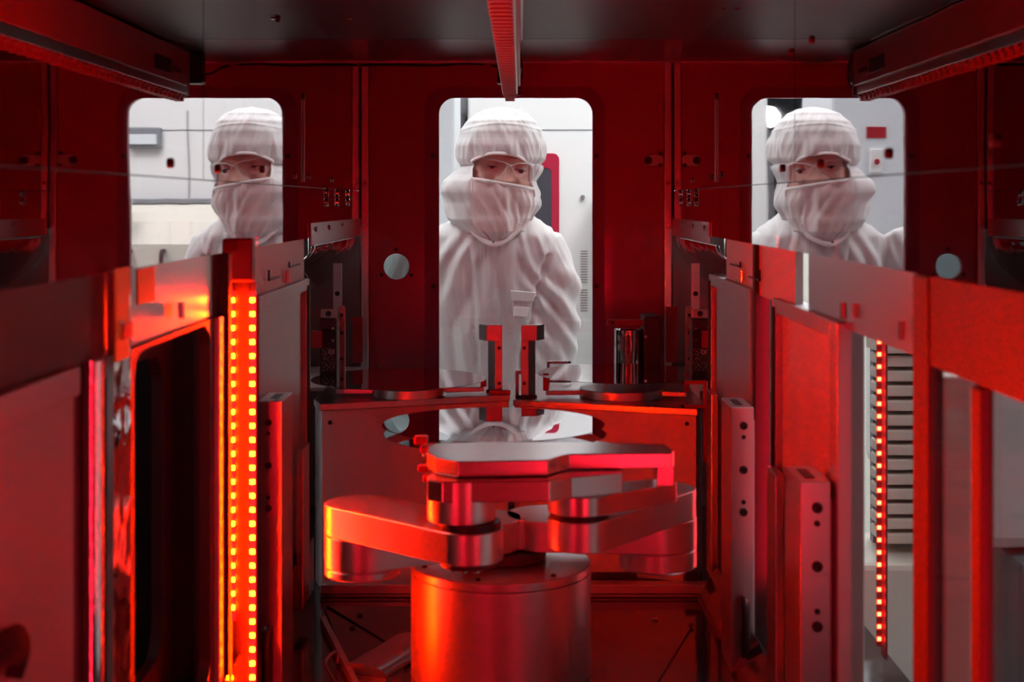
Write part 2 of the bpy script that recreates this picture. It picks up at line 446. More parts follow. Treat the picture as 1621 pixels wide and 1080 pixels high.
# ceiling: perforated sheet, seam, plain strip
ce = struct('ceiling', boxb(XL-0.02, XR+0.02, YN, 2.588, ZC, ZC+0.02), M['perf'])
finish('plain_strip', boxb(XL-0.02, XR+0.02, 2.592, YB+0.02, ZC, ZC+0.02), M['ceil'], ce)
finish('joint_strip', boxb(-0.0028+0.001, 0.0028+0.001, YN, 2.588, ZC-0.003, ZC-0.0002), M['steel'], ce)
finish('edge_angle', boxb(XL, XR, YB-0.01, YB-0.0003, ZC-0.004, ZC-0.0004), M['steel'], ce)
for px, py in ((553,28),(553,61),(470,12),(492,30),(1098,60),(1127,30),(1145,12),(598,94),(740,94),(895,94)):
    d = ZC * F / (VY - py)
    if abs((px-VX)/F*d) < 0.31: bolt(ce, ((px-VX)/F*d, d, ZC), '-z', 0.004)

# chamber floor plates
fl = struct('floor', boxb(XL-0.2, XR+0.2, YN, YB, ZF-0.03, ZF), M['floor'])
struct('trim_1', boxb(XL-0.03, XL-0.004, YN, 0.195, ZF+0.0005, ZM-0.0005), M['door'])
struct('trim_2', boxb(XR+0.004, XR+0.03, YN, 0.295, ZF+0.0005, ZM-0.0005), M['door'])
# beam under the pedestals
o = subtop(finish('cross_beam', boxb(XL+0.012, XR-0.012, 2.30, 2.325, ZF+0.0003, ZF+0.021), M['panel'], None, bevel=0.002)); tag(o, 'long steel cross beam on the chamber floor in front of both pedestals', 'beam')
finish('groove', boxb(XL+0.012, XR-0.012, 2.2985, 2.2995, ZF+0.005, ZF+0.007), M['dark'], o)

# ------------------------------------------------------------------ ioniser bar hung from the ceiling
bd = 2.74
ib = thing('ioniser_bar', (-0.018, 1.6, 0.20), 'long red-lit ioniser bar with toothed underside hung down the middle of the ceiling', 'ioniser bar')
xa, xb = -0.033, -0.006
finish('housing', boxb(xa, xb+0.006, 0.35, bd, 0.222, 0.292), M['redplastic'], ib, bevel=0.003)
finish('metal_rail', boxb(xa-0.0015, xb+0.0005, 0.35, bd-0.006, 0.207, 0.2215), M['steel'], ib, bevel=0.001)
finish('end_cap', boxb(xa-0.001, xb+0.007, bd, bd+0.012, 0.205, 0.29), M['cap'], ib, bevel=0.002)
ncount = 48
nz = None
for k in range(ncount):
    y = bd - 0.012 - k*0.0315
    if nz is None:
        bm = prismb([(-0.0135,-0.0075),(0.0115,-0.0075),(0.0115,0.0075),(-0.0135,0.0075)], -0.005, 0.0, 'z')
        prismb([(-0.0095,-0.005),(0.0085,-0.005),(0.0085,0.005),(-0.0095,0.005)], -0.013, -0.0052, 'z', bm)
        me = bpy.data.meshes.new('nozzle'); bmesh.ops.recalc_face_normals(bm, faces=bm.faces); bm.to_mesh(me); bm.free(); me.materials.append(M['redplastic']); nz = me
    q = bpy.data.objects.new('nozzle', nz); C.objects.link(q); q.parent = ib
    q.location = Vector(((xa+xb)/2, y, 0.2068)) - Vector(ib['_base'])
for x in (xa-0.0008, xb+0.0068):
    finish('display', boxb(x-0.0008, x+0.0008, 2.50, 2.61, 0.236, 0.262), M['dark'], ib)
    for k in range(3):
        finish('button', boxb(x-0.001, x+0.001, 2.63+k*0.022, 2.64+k*0.022, 0.243, 0.252), M['darkred'], ib)
cab = smoothpath([(xb+0.004, bd+0.012, 0.285), (xb+0.008, bd+0.03, 0.27), (xb+0.008, bd+0.035, 0.24), (xb, bd+0.025, 0.215), (xb-0.008, bd+0.012, 0.208)])
finish('end_cable', tubeb(cab, 0.0018, 8), M['dark'], ib, smooth=True)
o = finish('connector_block', boxb(-0.046, -0.012, 2.79, 2.83, 0.233, 0.2965), M['dark'], None, bevel=0.003); tag(o, 'small black connector block under the ceiling behind the ioniser bar', 'connector')
cz = at(0, 104, YB).z
pts = [(-0.028, 2.831, 0.255), (-0.04, 2.9, 0.262), (at(785,0,YB).x, YB-0.004, cz-0.002), (at(740,0,YB).x, YB-0.004, cz+0.004), (at(690,0,YB).x, YB-0.004, cz), (at(640,0,YB).x, YB-0.004, cz+0.001), (at(595,0,YB).x, YB-0.004, cz+0.001), (XL+0.024, YB-0.0135, cz), (XL+0.004, YB-0.014, cz)]
o = finish('cable', tubeb(smoothpath(pts), 0.0026, 8), M['dark'], None, smooth=True); tag(o, 'thin black cable running along the top of the red panel', 'cable')

# ------------------------------------------------------------------ headers under the mirrors
def header(side):
    X = XL if side == 'left' else XR; s = -1 if side == 'left' else 1
    ax = '+x' if s < 0 else '-x'
    a, b = sorted((X + s*0.0085, X + s*0.018))
    y0h = 1.18 if s < 0 else 0.30
    if s < 0:
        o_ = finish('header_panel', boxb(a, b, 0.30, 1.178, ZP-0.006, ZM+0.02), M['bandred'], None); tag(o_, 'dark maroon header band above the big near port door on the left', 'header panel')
    h = subtop(finish('header_panel', boxb(a, b, y0h, 1.622, ZP-0.006, ZM+0.02), M['steel'], None))
    tag(h, f'satin steel header strip with studs under the {side} mirror, above the open port', 'header panel')
    for yy in (1.20, 1.42):
        x = X + s*0.0082
        finish('stud', cylb((x - s*0.006, yy), 0.0035, ZP+0.006, ZP+0.022, 16), M['chrome'], h)
    h2 = subtop(finish('header_panel', boxb(a, b, 1.70, 2.27, ZP-0.006, ZM+0.02), M['white_paint'], None))
    tag(h2, f'pale header strip under the {side} mirror, above the rear port door', 'header panel')
    x = X + s*0.0045
    finish('clip', tubeb([(x, 1.93, ZP+0.03), (x, 1.93, ZP+0.016), (x, 2.02, ZP+0.016)], 0.0016, 8), M['dark'], h2)
    finish('clip', tubeb([(x, 2.10, ZP+0.034), (x, 2.10, ZP+0.026), (x, 2.2, ZP+0.026)], 0.0014, 8), M['dark'], h2)
    finish('stud', cylb((x, 2.08), 0.003, ZP+0.004, ZP+0.022, 16), M['chrome'], h2)
    # dark post between the headers, left one pushed out to block bar light
    a, b = sorted((X + s*(-0.0032 if s < 0 else 0.002), X + s*0.024))
    ym = (1.625, 1.648) if s < 0 else (1.957, 1.975)
    p = finish('mullion', boxb(a, b, *ym, ZF, ZM-0.0005), M['void'], None, bevel=0.002)
    tag(p, f'dark vertical mullion in the {side} wall between port openings', 'mullion')
header('left'); header('right')

# ------------------------------------------------------------------ port doors and their latch columns
def port_door(side, y0, y1, label, top=ZP, inner='panel'):
    X = XL if side == 'left' else XR; s = -1 if side == 'left' else 1
    t = thing('port_door', (X + s*0.012, (y0+y1)/2, ZF+0.0005), label, 'port door')
    a, b = sorted((X, X + s*0.028)); zb = ZF + 0.001
    st = 0.05 if y1 - y0 > 0.3 else 0.035
    finish('top_rail', boxb(a, b, y0+st*0.7, y1-st*0.55, top-0.018, top), M['panel'], t, bevel=0.0015)
    finish('stile', boxb(a, b, y0, y0+st*0.7-0.0006, zb, top), M['panel'], t, bevel=0.0015)
    finish('stile', boxb(a, b, y1-st*0.55+0.0006, y1, zb, top), M['panel'], t, bevel=0.0015)
    a2, b2 = sorted((X + s*0.008, X + s*0.02))
    finish('inset_panel', boxb(a2, b2, y0+st*0.7+0.002, y1-st*0.55-0.002, zb+0.001, top-0.0195), M[inner], t)
    xx = X - s*0.0003
    a3, b3 = sorted((xx, xx - s*0.0025))
    sl = sub(finish('seal_strip', boxb(a3, b3, y1-0.012, y1-0.008, zb+0.1, top-0.01), M['dark'], t))
    finish('seal_strip', boxb(a3, b3, y1-0.021, y1-0.0175, zb+0.1, top-0.01), M['dark'], t)
    for yy in (y0+0.01, y0+0.024):
        bolt(t, (X + s*0.012, yy, top), '+z', 0.003, 'dark')
    return t
port_door('left', 1.835, 2.27, 'pinkish steel port door with thin frame at the far left, behind the light bar')
port_door('right', dr(1188), dr(1122), 'pinkish steel port door with thin frame at the right, nearest the red panel')
port_door('right', dr(1325), dr(1222), 'bright red-lit port door in the right wall, nearer than its twin', inner='white_paint')
# the blurred big near door on the left
t = thing('port_door', (XL-0.012, 0.7, ZF+0.0005), 'large blurred port door filling the left edge, nearest the camera, with a bright steel edge', 'port door')
yE = dl(166)
finish('top_rail', boxb(XL-0.03, XL, 0.2, yE-0.062, ZP-0.026, ZP-0.004), M['panel'], t, bevel=0.002)
finish('stile', boxb(XL-0.03, XL, yE-0.0255, yE, ZF, ZP-0.004), M['panel'], t, bevel=0.002)
finish('inset_panel', boxb(XL-0.02, XL-0.006, 0.2, yE-0.062, ZF, ZP-0.028), M['panel'], t)
finish('bright_edge_rail', tubeb([(XL-0.003, dl(152), ZF), (XL-0.003, dl(152), ZP-0.004)], 0.008, 16), M['chrome'], t, smooth=True)
finish('edge_channel', boxb(XL-0.02, XL-0.010, yE-0.06, yE-0.026, ZF, ZP-0.004), M['darkred'], t)
hd = smoothpath([(XL-0.004, 0.5, -0.272), (XL+0.004, 0.62, -0.277), (XL+0.006, 0.80, -0.285), (XL+0.006, 0.915, -0.287), (XL+0.001, 0.955, -0.30), (XL-0.004, 0.955, -0.318)], 5)
finish('dark_handle', tubeb(hd, 0.012, 12, radii=[(0.013, 0.007)]*len(hd)), M['matt'], t, smooth=True)
# slim polished strip behind it with a yellow label
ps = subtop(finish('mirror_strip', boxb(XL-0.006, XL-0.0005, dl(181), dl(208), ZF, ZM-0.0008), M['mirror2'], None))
tag(ps, 'slim polished vertical strip with a painted yellow reflection beside the big near left door', 'mirror strip')
finish('yellow_reflection', boxb(XL-0.0004, XL+0.0008, dl(182), dl(204), at(0,570,1.2).z, at(0,424,1.2).z), M['yellow'], ps)  # thin yellow plate painting a reflection on the strip
finish('red_reflection', boxb(XL+0.0009, XL+0.0025, dl(191), dl(206), at(0,536,1.21).z, at(0,511,1.21).z), M['redplastic'], ps)  # red part of the same reflection, also a coloured plate
hl = bpy.data.objects
o = finish('header_reflection', boxb(XL-0.0083, XL-0.0075, dl(232), dl(258), at(0,478,1.32).z, at(0,424,1.32).z), M['yellow'], None); tag(o, 'painted blurred yellow notice on the left header strip', 'reflection')  # yellow reflection on the header, laid on as a coloured plate

# dark recess of the open port on the left
def recess(side, y0, y1, label):
    X = XL if side == 'left' else XR; s = -1 if side == 'left' else 1
    t = thing('port_recess', (X + s*0.1, (y0+y1)/2, ZF+0.001), label, 'open port')
    def bx(xa, xb, *r): a, b = sorted((xa, xb)); return boxb(a, b, *r)
    ring = platewithholes([(y0, ZF+0.001), (y1, ZF+0.001), (y1, ZP-0.007), (y0, ZP-0.007)], [rrect(y0+0.02, y1-0.02, ZF+0.11, ZP-0.012, 0.03)], 0, 0.012, 'x')
    bmesh.ops.translate(ring, verts=ring.verts, vec=(X + (s*0.005 if s > 0 else -0.017), 0, 0))
    finish('outer_frame', ring, M['darkred'], t)
    ring = platewithholes([(y0, ZF+0.001), (y1, ZF+0.001), (y1, ZP-0.007), (y0, ZP-0.007)], [rrect(y0+0.06, y1-0.05, ZF+0.15, ZP-0.04, 0.04)], 0, 0.012, 'x')
    bmesh.ops.translate(ring, verts=ring.verts, vec=(X + (s*0.05 if s > 0 else -0.062), 0, 0))
    finish('inner_frame', ring, M['darkred'], t)
    finish('back_plate', bx(X + s*0.16, X + s*0.17, y0, y1, ZF+0.001, ZP-0.007), M['void'], t)
    finish('end_plate', bx(X + s*0.018, X + s*0.159, y1-0.006, y1-0.001, ZF+0.001, ZP-0.007), M['void'], t)
    finish('sill', prismb([(X + s*0.0, ZF+0.09), (X + s*0.0, ZF+0.001), (X + s*0.004, ZF+0.001), (X + s*0.004, ZF+0.09)][::1], y0, y1, 'y'), M['panel'], t)
    return t
recess('left', dl(212), 1.588, 'dark open port with rounded frame in the left wall, left of the light bar')
o = finish('door_jamb', boxb(XL-0.012, XL, 1.592, 1.620, ZF, ZP-0.007), M['panel'], None, bevel=0.002); tag(o, 'thin red-lit vertical jamb right of the dark open port', 'jamb')
o = finish('louvre_panel', boxb(XL-0.05, XL-0.035, 1.70, 1.83, ZF, ZP-0.01), M['void'], None); tag(o, 'dark ribbed panel just behind the light bar on the left', 'panel')

def latch(side, y0, y1, top, bolts, label):
    X = XL if side == 'left' else XR; s = -1 if side == 'left' else 1
    t = thing('latch_column', (X - s*0.018, (y0+y1)/2, ZF+0.001), label, 'latch column')
    a, b = sorted((X - s*0.004, X - s*0.035))
    body = sub(finish('body', boxb(a, b, y0, y1, ZF+0.001, top), M['steel'], t, bevel=0.001))
    a2, b2 = sorted((X - s*0.012, X - s*0.03)); 
    finish('slot', boxb(a2+0.004, b2-0.004, y0+0.02, y1-0.02, top+0.0001, top+0.0008), M['dark'], body)
    for z, r in bolts: bolt(t, (X - s*0.018, y0, z), '-y', r, 'dark')
    a3, b3 = sorted((X - s*0.001, X - s*0.0035))
    finish('mount', boxb(a3, b3, y0+0.01, y1-0.005, ZF+0.05, top-0.02), M['panel'], t)
    finish('hose_elbow', tubeb(smoothpath([(X - s*0.018, y0-0.001, ZF+0.10), (X - s*0.018, y0-0.014, ZF+0.10), (X - s*0.018, y0-0.02, ZF+0.08), (X - s*0.018, y0-0.02, ZF+0.03)]), 0.006, 10), M['dark'], t, smooth=True)
    return t
latch('left', 1.80, 1.885, -0.252, [(at(0,669,1.8).z, .0045),(at(0,686,1.8).z,.0025),(at(0,737,1.8).z,.0045),(at(0,788,1.8).z,.0025),(at(0,805,1.8).z,.0045)], 'steel latch column with dark screws on the left, right of the light bar')
latch('right', 1.926, 2.02, -0.278, [(at(0,674,1.926).z,.0055),(at(0,692,1.926).z,.003),(at(0,744,1.926).z,.0055),(at(0,795,1.926).z,.003),(at(0,811,1.926).z,.0055)], 'steel latch column with dark screws in front of the far right port door')
latch('right', 1.448, 1.535, -0.285, [(at(0,804,1.448).z,.0055),(at(0,829,1.448).z,.003),(at(0,897,1.448).z,.0055),(at(0,968,1.448).z,.003),(at(0,992,1.448).z,.0055)], 'blurred latch column with dark screws in front of the bright red port door')

# small guide blocks low beside the doors
for s, X, y, z, lab in ((-1, XL, 2.13, -0.46, 'short steel guide rail low on the left wall beside the pedestal'), (1, XR, 2.30, -0.40, 'short steel guide rail low on the right wall beside the pedestal'), (1, XR, 1.72, -0.42, 'short steel guide rail low on the right wall between the port doors')):
    a, b = sorted((X - s*0.001, X - s*0.012))
    o = finish('guide_rail', boxb(a, b, y, y+0.06, ZF+0.03, z+0.09), M['steel'], None, bevel=0.002); tag(o, lab, 'guide rail')

# kick panels
o = finish('kick_panel', prismb([(XL+0.0005, -0.54), (XL+0.003, -0.54), (XL+0.004, ZF), (XL+0.0005, ZF)], 1.2, 2.295, 'y'), M['floor'], None); tag(o, 'low dark kick panel at the foot of the left wall', 'kick panel')
o = finish('kick_panel', prismb([(XR-0.001, -0.586), (XR-0.004, -0.586), (XR-0.036, ZF), (XR-0.032, ZF)], 1.2, 2.29, 'y'), M['floor'], None); tag(o, 'low sloping kick panel at the foot of the right wall', 'kick panel')
o.location.z += 0.0

# near right wall: header, post and glass
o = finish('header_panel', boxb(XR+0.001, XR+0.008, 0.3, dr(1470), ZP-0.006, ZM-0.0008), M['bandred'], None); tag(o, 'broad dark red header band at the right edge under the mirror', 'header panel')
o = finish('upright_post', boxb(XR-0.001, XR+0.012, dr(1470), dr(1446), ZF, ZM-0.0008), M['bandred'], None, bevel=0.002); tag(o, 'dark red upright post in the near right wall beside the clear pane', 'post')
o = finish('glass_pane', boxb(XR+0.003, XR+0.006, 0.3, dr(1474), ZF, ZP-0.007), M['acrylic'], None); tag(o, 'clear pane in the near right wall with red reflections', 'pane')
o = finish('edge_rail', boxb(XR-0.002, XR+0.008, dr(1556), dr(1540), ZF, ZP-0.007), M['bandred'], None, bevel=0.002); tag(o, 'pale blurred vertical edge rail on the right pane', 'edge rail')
o = finish('glass_tone_post', boxb(0.400, 0.430, 1.35, 1.38, -0.72, -0.165), M['cream'], None, bevel=0.004); tag(o, 'added beige post outside the right pane, standing for pale translucent glass', 'post'); subtop(o)  # added post that gives the translucent glass its grey-beige tone
finish('foot_plate', boxb(0.39, 0.44, 1.34, 1.39, -H, -0.7202), M['grey'], o)

# ------------------------------------------------------------------ light bars
_led = {}
def light_bar(x, y, z0, z1, rows, label, m='led', cover=True, facing=0.0, group=None, wdt=0.05):
    t = thing('light_bar', (x, y, z0), label, 'light bar')
    finish('channel', boxb(x - wdt/2 - 0.003, x - wdt/2, y - (0.035 if cover else 0.01), y + 0.012, z0, z1) if x < 0 else boxb(x + wdt/2, x + wdt/2 + 0.003, y - 0.010, y + 0.012, z0, z1), M['void' if cover else 'cap'], t)  # covered bar: channel widened to keep diode light off the header
    if cover: finish('back_shield', boxb(x - wdt/2, x + 0.0155, y + 0.004, y + 0.006, z0, z1), M['void'], t)  # added plate keeping diode light off the latch column behind
    finish('cap', boxb(x - wdt/2 - 0.001, x + wdt/2 - 0.004, y - 0.011, y + 0.012, z1+0.0003, z1 + 0.052), M['cap'], t, bevel=0.003)
    if cover:
        ring = tubeb([(x-wdt*0.0, y-0.004, z0), (x, y-0.004, z1)], 0.011, 20, radii=[(0.009, wdt/2)]*2)
        finish('clear_cover', ring, M['acrylic'], t, smooth=True)
    if m not in _led:
        bm = boxb(-0.0025, 0.0025, -0.0018, 0.0018, -0.0025, 0.0025)
        me = bpy.data.meshes.new('diode'); bmesh.ops.recalc_face_normals(bm, faces=bm.faces); bm.to_mesh(me); bm.free(); me.materials.append(M[m]); _led[m] = me
    for dx, za in rows:
        k = 0
        finish('strip', boxb(x+dx-0.0035, x+dx+0.0035, y-0.0008, y+0.0008, za, z1-0.012), M['strip' if m != 'ledout' else 'cap'], t)
        while z1 - 0.022 - k*0.0167 > za:
            q = bpy.data.objects.new('diode', _led[m]); C.objects.link(q); q.parent = t
            q.location = Vector((x+dx, y, z1 - 0.022 - k*0.0167)) - Vector(t['_base'])
            k += 1
    return t
zt = at(0, 446, 1.70).z
light_bar(-0.333, 1.70, -0.610, zt, ((0.0127, -0.600), (-0.0114, -0.50)), 'tall glowing light bar with two rows of bright red diodes on the left wall', wdt=0.036)
light_bar(0.345, 1.93, -0.55, -0.078, ((0.0, -0.53),), 'narrow light bar with red diodes between the two right port doors', 'ledside', wdt=0.014, cover=False)
light_bar(0.300, 0.80, -0.56, -0.11, ((0.0, -0.53),), 'added near light bar on the right wall, out of view, assumed twin of the left', 'lednear', wdt=0.014, cover=False)  # unseen bar added for more red light, assumed to mirror the left
light_bar(-0.305, 0.78, -0.56, -0.11, ((0.0, -0.53),), 'near light bar on the left wall, glimpsed as red dots in the window pane', 'lednear', wdt=0.014, cover=False)
light_bar(0.484, 1.92, -0.615, -0.10, ((0.0, -0.60),), 'distant column of small red diodes seen through the right opening', 'ledout', False, wdt=0.012)

# ------------------------------------------------------------------ pedestals (aligner boxes)
def pedestal(poly, ztop, label, sidep):
    cx = sum(p[0] for p in poly)/len(poly); cy = sum(p[1] for p in poly)/len(poly)
    t = thing('pedestal', (cx, cy, ZF+0.0005), label, 'pedestal')
    ins = [((p[0]-cx)*0.985+cx, (p[1]-cy)*0.985+cy) for p in poly]
    finish('lid', prismb(poly, ztop-0.011, ztop), M['steel'], t, bevel=0.001)
    body = sub(finish('body', prismb(ins, ZF+0.0006, ztop-0.0115), M['white_paint'], t, bevel=0.001))
    return t, body
PLz = -0.332
P0, P1, P2 = onz(497,632,PLz), onz(507,640,PLz), onz(807,625,PLz)
pl, plb = pedestal([P1, P2, (P2[0], 2.62), (P0[0], 2.62), P0], PLz, 'left steel-lidded pedestal box carrying a wafer, darker of the pair', 0)
PRz = -0.347
Q1, Q2 = onz(812,633,PRz), onz(1104,648,PRz)
pr, prb = pedestal([Q1, Q2, (Q2[0]+0.02, Q2[1]+0.08), (Q2[0]+0.02, 2.88), (Q1[0], 2.88)], PRz, 'right pedestal box with brightly red-lit front carrying a wafer', 0)
def onface(A, B, u, z, off=0.0):
    A = Vector((A[0], A[1])); B = Vector((B[0], B[1])); d = B - A; n = Vector((d.y, -d.x)).normalized()
    p = A + d*u + n*off; return (p.x, p.y, z)
bolt(plb, onface(P1, P2, 0.05, at(0,666,2.36).z, 0.0), '-y', 0.0035, 'dark')
bolt(prb, onface(Q1, Q2, 0.945, at(0,672,2.38).z, 0.0), '-y', 0.0035, 'dark')
finish('side_groove', boxb(P0[0]-0.0006+0.003, P0[0]+0.005, P0[1]-0.02, P0[1]-0.018, -0.46, PLz-0.012), M['dark'], plb)

# things hung along the pedestal fronts near the floor
o = finish('stopper_bar', boxb(at(936,0,2.34).x, at(1008,0,2.34).x, 2.332, 2.345, at(0,917,2.34).z, at(0,906,2.34).z), M['dark'], None, bevel=0.003); tag(o, 'black stopper bar low in front of the right pedestal', 'stopper bar')
o = finish('stopper_block', boxb(at(1083,0,2.34).x, at(1104,0,2.34).x, 2.322, 2.35, at(0,921,2.34).z, at(0,901,2.34).z), M['dark'], None, bevel=0.001); tag(o, 'small black stopper block at the right end of the right pedestal', 'stopper')

def wafer(x, y, z, r, label, name='wafer'):
    bm = bmesh.new(); n = 160
    prof = [(r-0.0006, z), (r, z+0.0004), (r-0.0006, z+0.0008)]
    rings = [[bm.verts.new((x+rr*math.cos(2*PI*k/n), y+rr*math.sin(2*PI*k/n), zz)) for k in range(n)] for rr, zz in prof]
    for A, B in zip(rings, rings[1:]):
        for k in range(n): bm.faces.new((A[k], A[(k+1) % n], B[(k+1) % n], B[k]))
    bm.faces.new(rings[0][::-1]); bm.faces.new(rings[-1])
    o = finish(name, bm, M['wafer']); return tag(o, label, 'wafer')
def chuck(cx, cy, r, zt, zb, label, spoke):
    t = thing('chuck', (cx, cy, zb+0.0002), label, 'chuck')
    finish('disc', cylb((cx, cy), r, zb+0.0002, zt, 96, chamfer=0.001), M['alu'], t, smooth=True)
    for k, (ax, ay) in enumerate(spoke):
        bm = bmesh.new()
        d = Vector((ax-cx, ay-cy)); n = Vector((-d.y, d.x)).normalized()*0.008; u = d.normalized()
        a = Vector((cx, cy)) + u*(r+0.0005)
        b = Vector((ax, ay))
        prismb([(a+n)[:], (a-n)[:], (b-n*0.7)[:], (b+n*0.7)[:]], zt-0.011, zt-0.003, 'z', bm)
        ar = sub(finish('support_arm', bm, M['alu'], t, bevel=0.0008))
        finish('grip_pin', boxb(b.x-0.005, b.x+0.005, b.y-0.004, b.y+0.004, zt-0.0028, max(zt+0.006, -0.3035)), M['redplastic'], ar, bevel=0.0008)
    return t
Wl = (-0.2085, 2.44); Wr = (0.1795, 2.54)
chuck(Wl[0]+0.017, Wl[1], 0.061, -0.3162, PLz, 'round metal chuck under the left rear wafer', [(-0.064, 2.46), (-0.315, 2.43)])
wafer(*Wl, -0.3035, 0.150, 'mirror-like wafer on the left pedestal, half over the red panel')
chuck(Wr[0]+0.001, Wr[1], 0.075, -0.331, PRz, 'round metal chuck below the raised right rear wafer', [(0.045, 2.52), (0.292, 2.50)])
# lift pins carry the right wafer
wafer(*Wr, -0.3060, 0.150, 'mirror-like wafer raised above the right pedestal')
lp = thing('lift_pin_set', (Wr[0], Wr[1], -0.3308), 'small lift pins holding the raised wafer above the right chuck', 'lift pins')
for k in range(3):
    a = PI/2 + k*2*PI/3 + 0.35
    finish('pin', cylb((Wr[0]+0.05*math.cos(a), Wr[1]+0.05*math.sin(a)), 0.0016, -0.3308, -0.3062, 12), M['chrome'], lp)

# the two sensor posts facing each other
def sensor_post(s, x0, y, zb, zt, label):
    # x0 is the inner front edge; s=+1 the block reaches to +x
    t = thing('sensor_post', (x0, y, zb+0.0003), label, 'sensor post')
    def q(a, b): return (x0 + s*a, y + b)
    finish('post', prismb([q(0,0), q(0.013,0), q(0.0256,0.025), q(0.0126,0.025)], zb+0.0003, zt-0.0278), M['steel'], t, bevel=0.0005)
    finish('sensor_head', prismb([q(0,0), q(0.0277,0), q(0.0415,0.025), q(0.0140,0.025)], zt-0.0275, zt), M['steel'], t, bevel=0.0006)
    bolt(t, (x0 + s*0.0055, y, at(0, 551, y).z), '-y', 0.003, 'dark')
    bolt(t, (x0 + s*0.0055, y, at(0, 607, y).z), '-y', 0.003, 'dark')
    a, b = sorted((x0 - s*0.010, x0 + s*0.028))
    ft = finish('foot', boxb(a, b, y-0.006, y-0.0006, zb+0.0003, zb+0.006), M['dark'], t, bevel=0.001)
    return t
sensor_post(-1, -0.0316, 2.475, PLz, at(0,515,2.475).z, 'red sensor post with block head on the left pedestal, head pointing left')
sensor_post(1, 0.0011, 2.515, PRz, at(0,515,2.515).z, 'red sensor post with block head on the right pedestal, head pointing right')

# C-shaped brackets on the pedestals
def cbracket(pxs, pys, d, zb, open_side, label, m='redplastic', th=0.006, dep=0.008):
    x0, x1 = at(pxs[0],0,d).x, at(pxs[1],0,d).x; z1 = at(0,pys[0],d).z; z0 = at(0,pys[1],d).z
    if open_side == 'right':
        pts = [(x0,z0),(x1,z0),(x1,z0+th),(x0+th,z0+th),(x0+th,z1-th),(x1,z1-th),(x1,z1),(x0,z1)]
    else:
        pts = [(x0,z0),(x1,z0),(x1,z1),(x0,z1),(x0,z1-th),(x1-th,z1-th),(x1-th,z0+th),(x0,z0+th)]
    t = thing('edge_bracket', ((x0+x1)/2, d, zb+0.0003), label, 'bracket')
    finish('c_plate', prismb(pts, d, d+dep, 'y'), M[m], t, bevel=0.001)
    finish('leg_plate', boxb(x0 if open_side == 'right' else x1-th, (x0+th) if open_side == 'right' else x1, d, d+dep, zb+0.0003, z0-0.0002), M[m], t)
    xt = x1 if open_side == 'right' else x0; s = 1 if open_side == 'right' else -1
    for z in (z1-th/2, z0+th/2):
        a, b = sorted((xt + s*0.0002, xt + s*0.006)); finish('rubber_tip', boxb(a, b, d+0.001, d+dep-0.001, z-th*0.42, z+th*0.42), M['dark'], t, bevel=0.0008)
    return t
cbracket((866, 899), (572, 606), 2.70, PRz, 'right', 'small grey C-shaped bracket with black tips at the back of the right pedestal', 'panel', 0.005)
cbracket((1084, 1119), (603, 647), 2.40, -0.44, 'left', 'bright red C-shaped bracket at the right edge of the right pedestal')
cbracket((816, 838), (587, 631), 2.535, PRz, 'right', 'dark red C-shaped bracket behind the right sensor post', 'panel', 0.006)
o = finish('end_bracket', prismb([(at(775,0,2.455).x,PLz+0.0003),(at(808,0,2.455).x,PLz-0.02+0.02+0.0003),(at(808,0,2.455).x,PLz+0.0073),(at(775,0,2.455).x,PLz+0.0073)], 2.452, 2.46, 'y'), M['redplastic'], None); tag(o, 'small red end bracket at the foot of the left sensor post', 'bracket')

# cylinder motor with its dark box on the right
t = thing('camera_unit', (at(996,0,2.74).x, 2.76, at(0,604,2.74).z), 'shiny cylindrical canister with dark box and bracket at the back right', 'canister unit')
cx, cy = at(996, 0, 2.80).x, 2.80
finish('canister', cylb((cx, cy), 24/F*2.8, at(0,592,2.8).z, at(0,519,2.8).z, 48, chamfer=0.003), M['mirror2'], t, smooth=True)
finish('dark_box', boxb(at(1019,0,2.77).x, at(1047,0,2.77).x, 2.77, 2.86, at(0,604,2.77).z, at(0,501,2.77).z), M['darkred'], t, bevel=0.003)
br = sub(finish('arm_bracket', boxb(at(961,0,2.765).x, at(1018.5,0,2.765).x, 2.765, 2.775, at(0,516.5,2.765).z, at(0,506,2.765).z), M['redplastic'], t, bevel=0.002))
bolt(br, at(970, 511, 2.765), '-y', 0.003, 'dark')
finish('mount_foot', boxb(at(961,0,2.77).x, at(1018.5,0,2.77).x, 2.765, 2.86, at(0,603.5,2.77).z, at(0,594,2.77).z), M['darkred'], t, bevel=0.001)
for py in (533, 590): bolt(t, at(1022, py, 2.7695), '-y', 0.003)

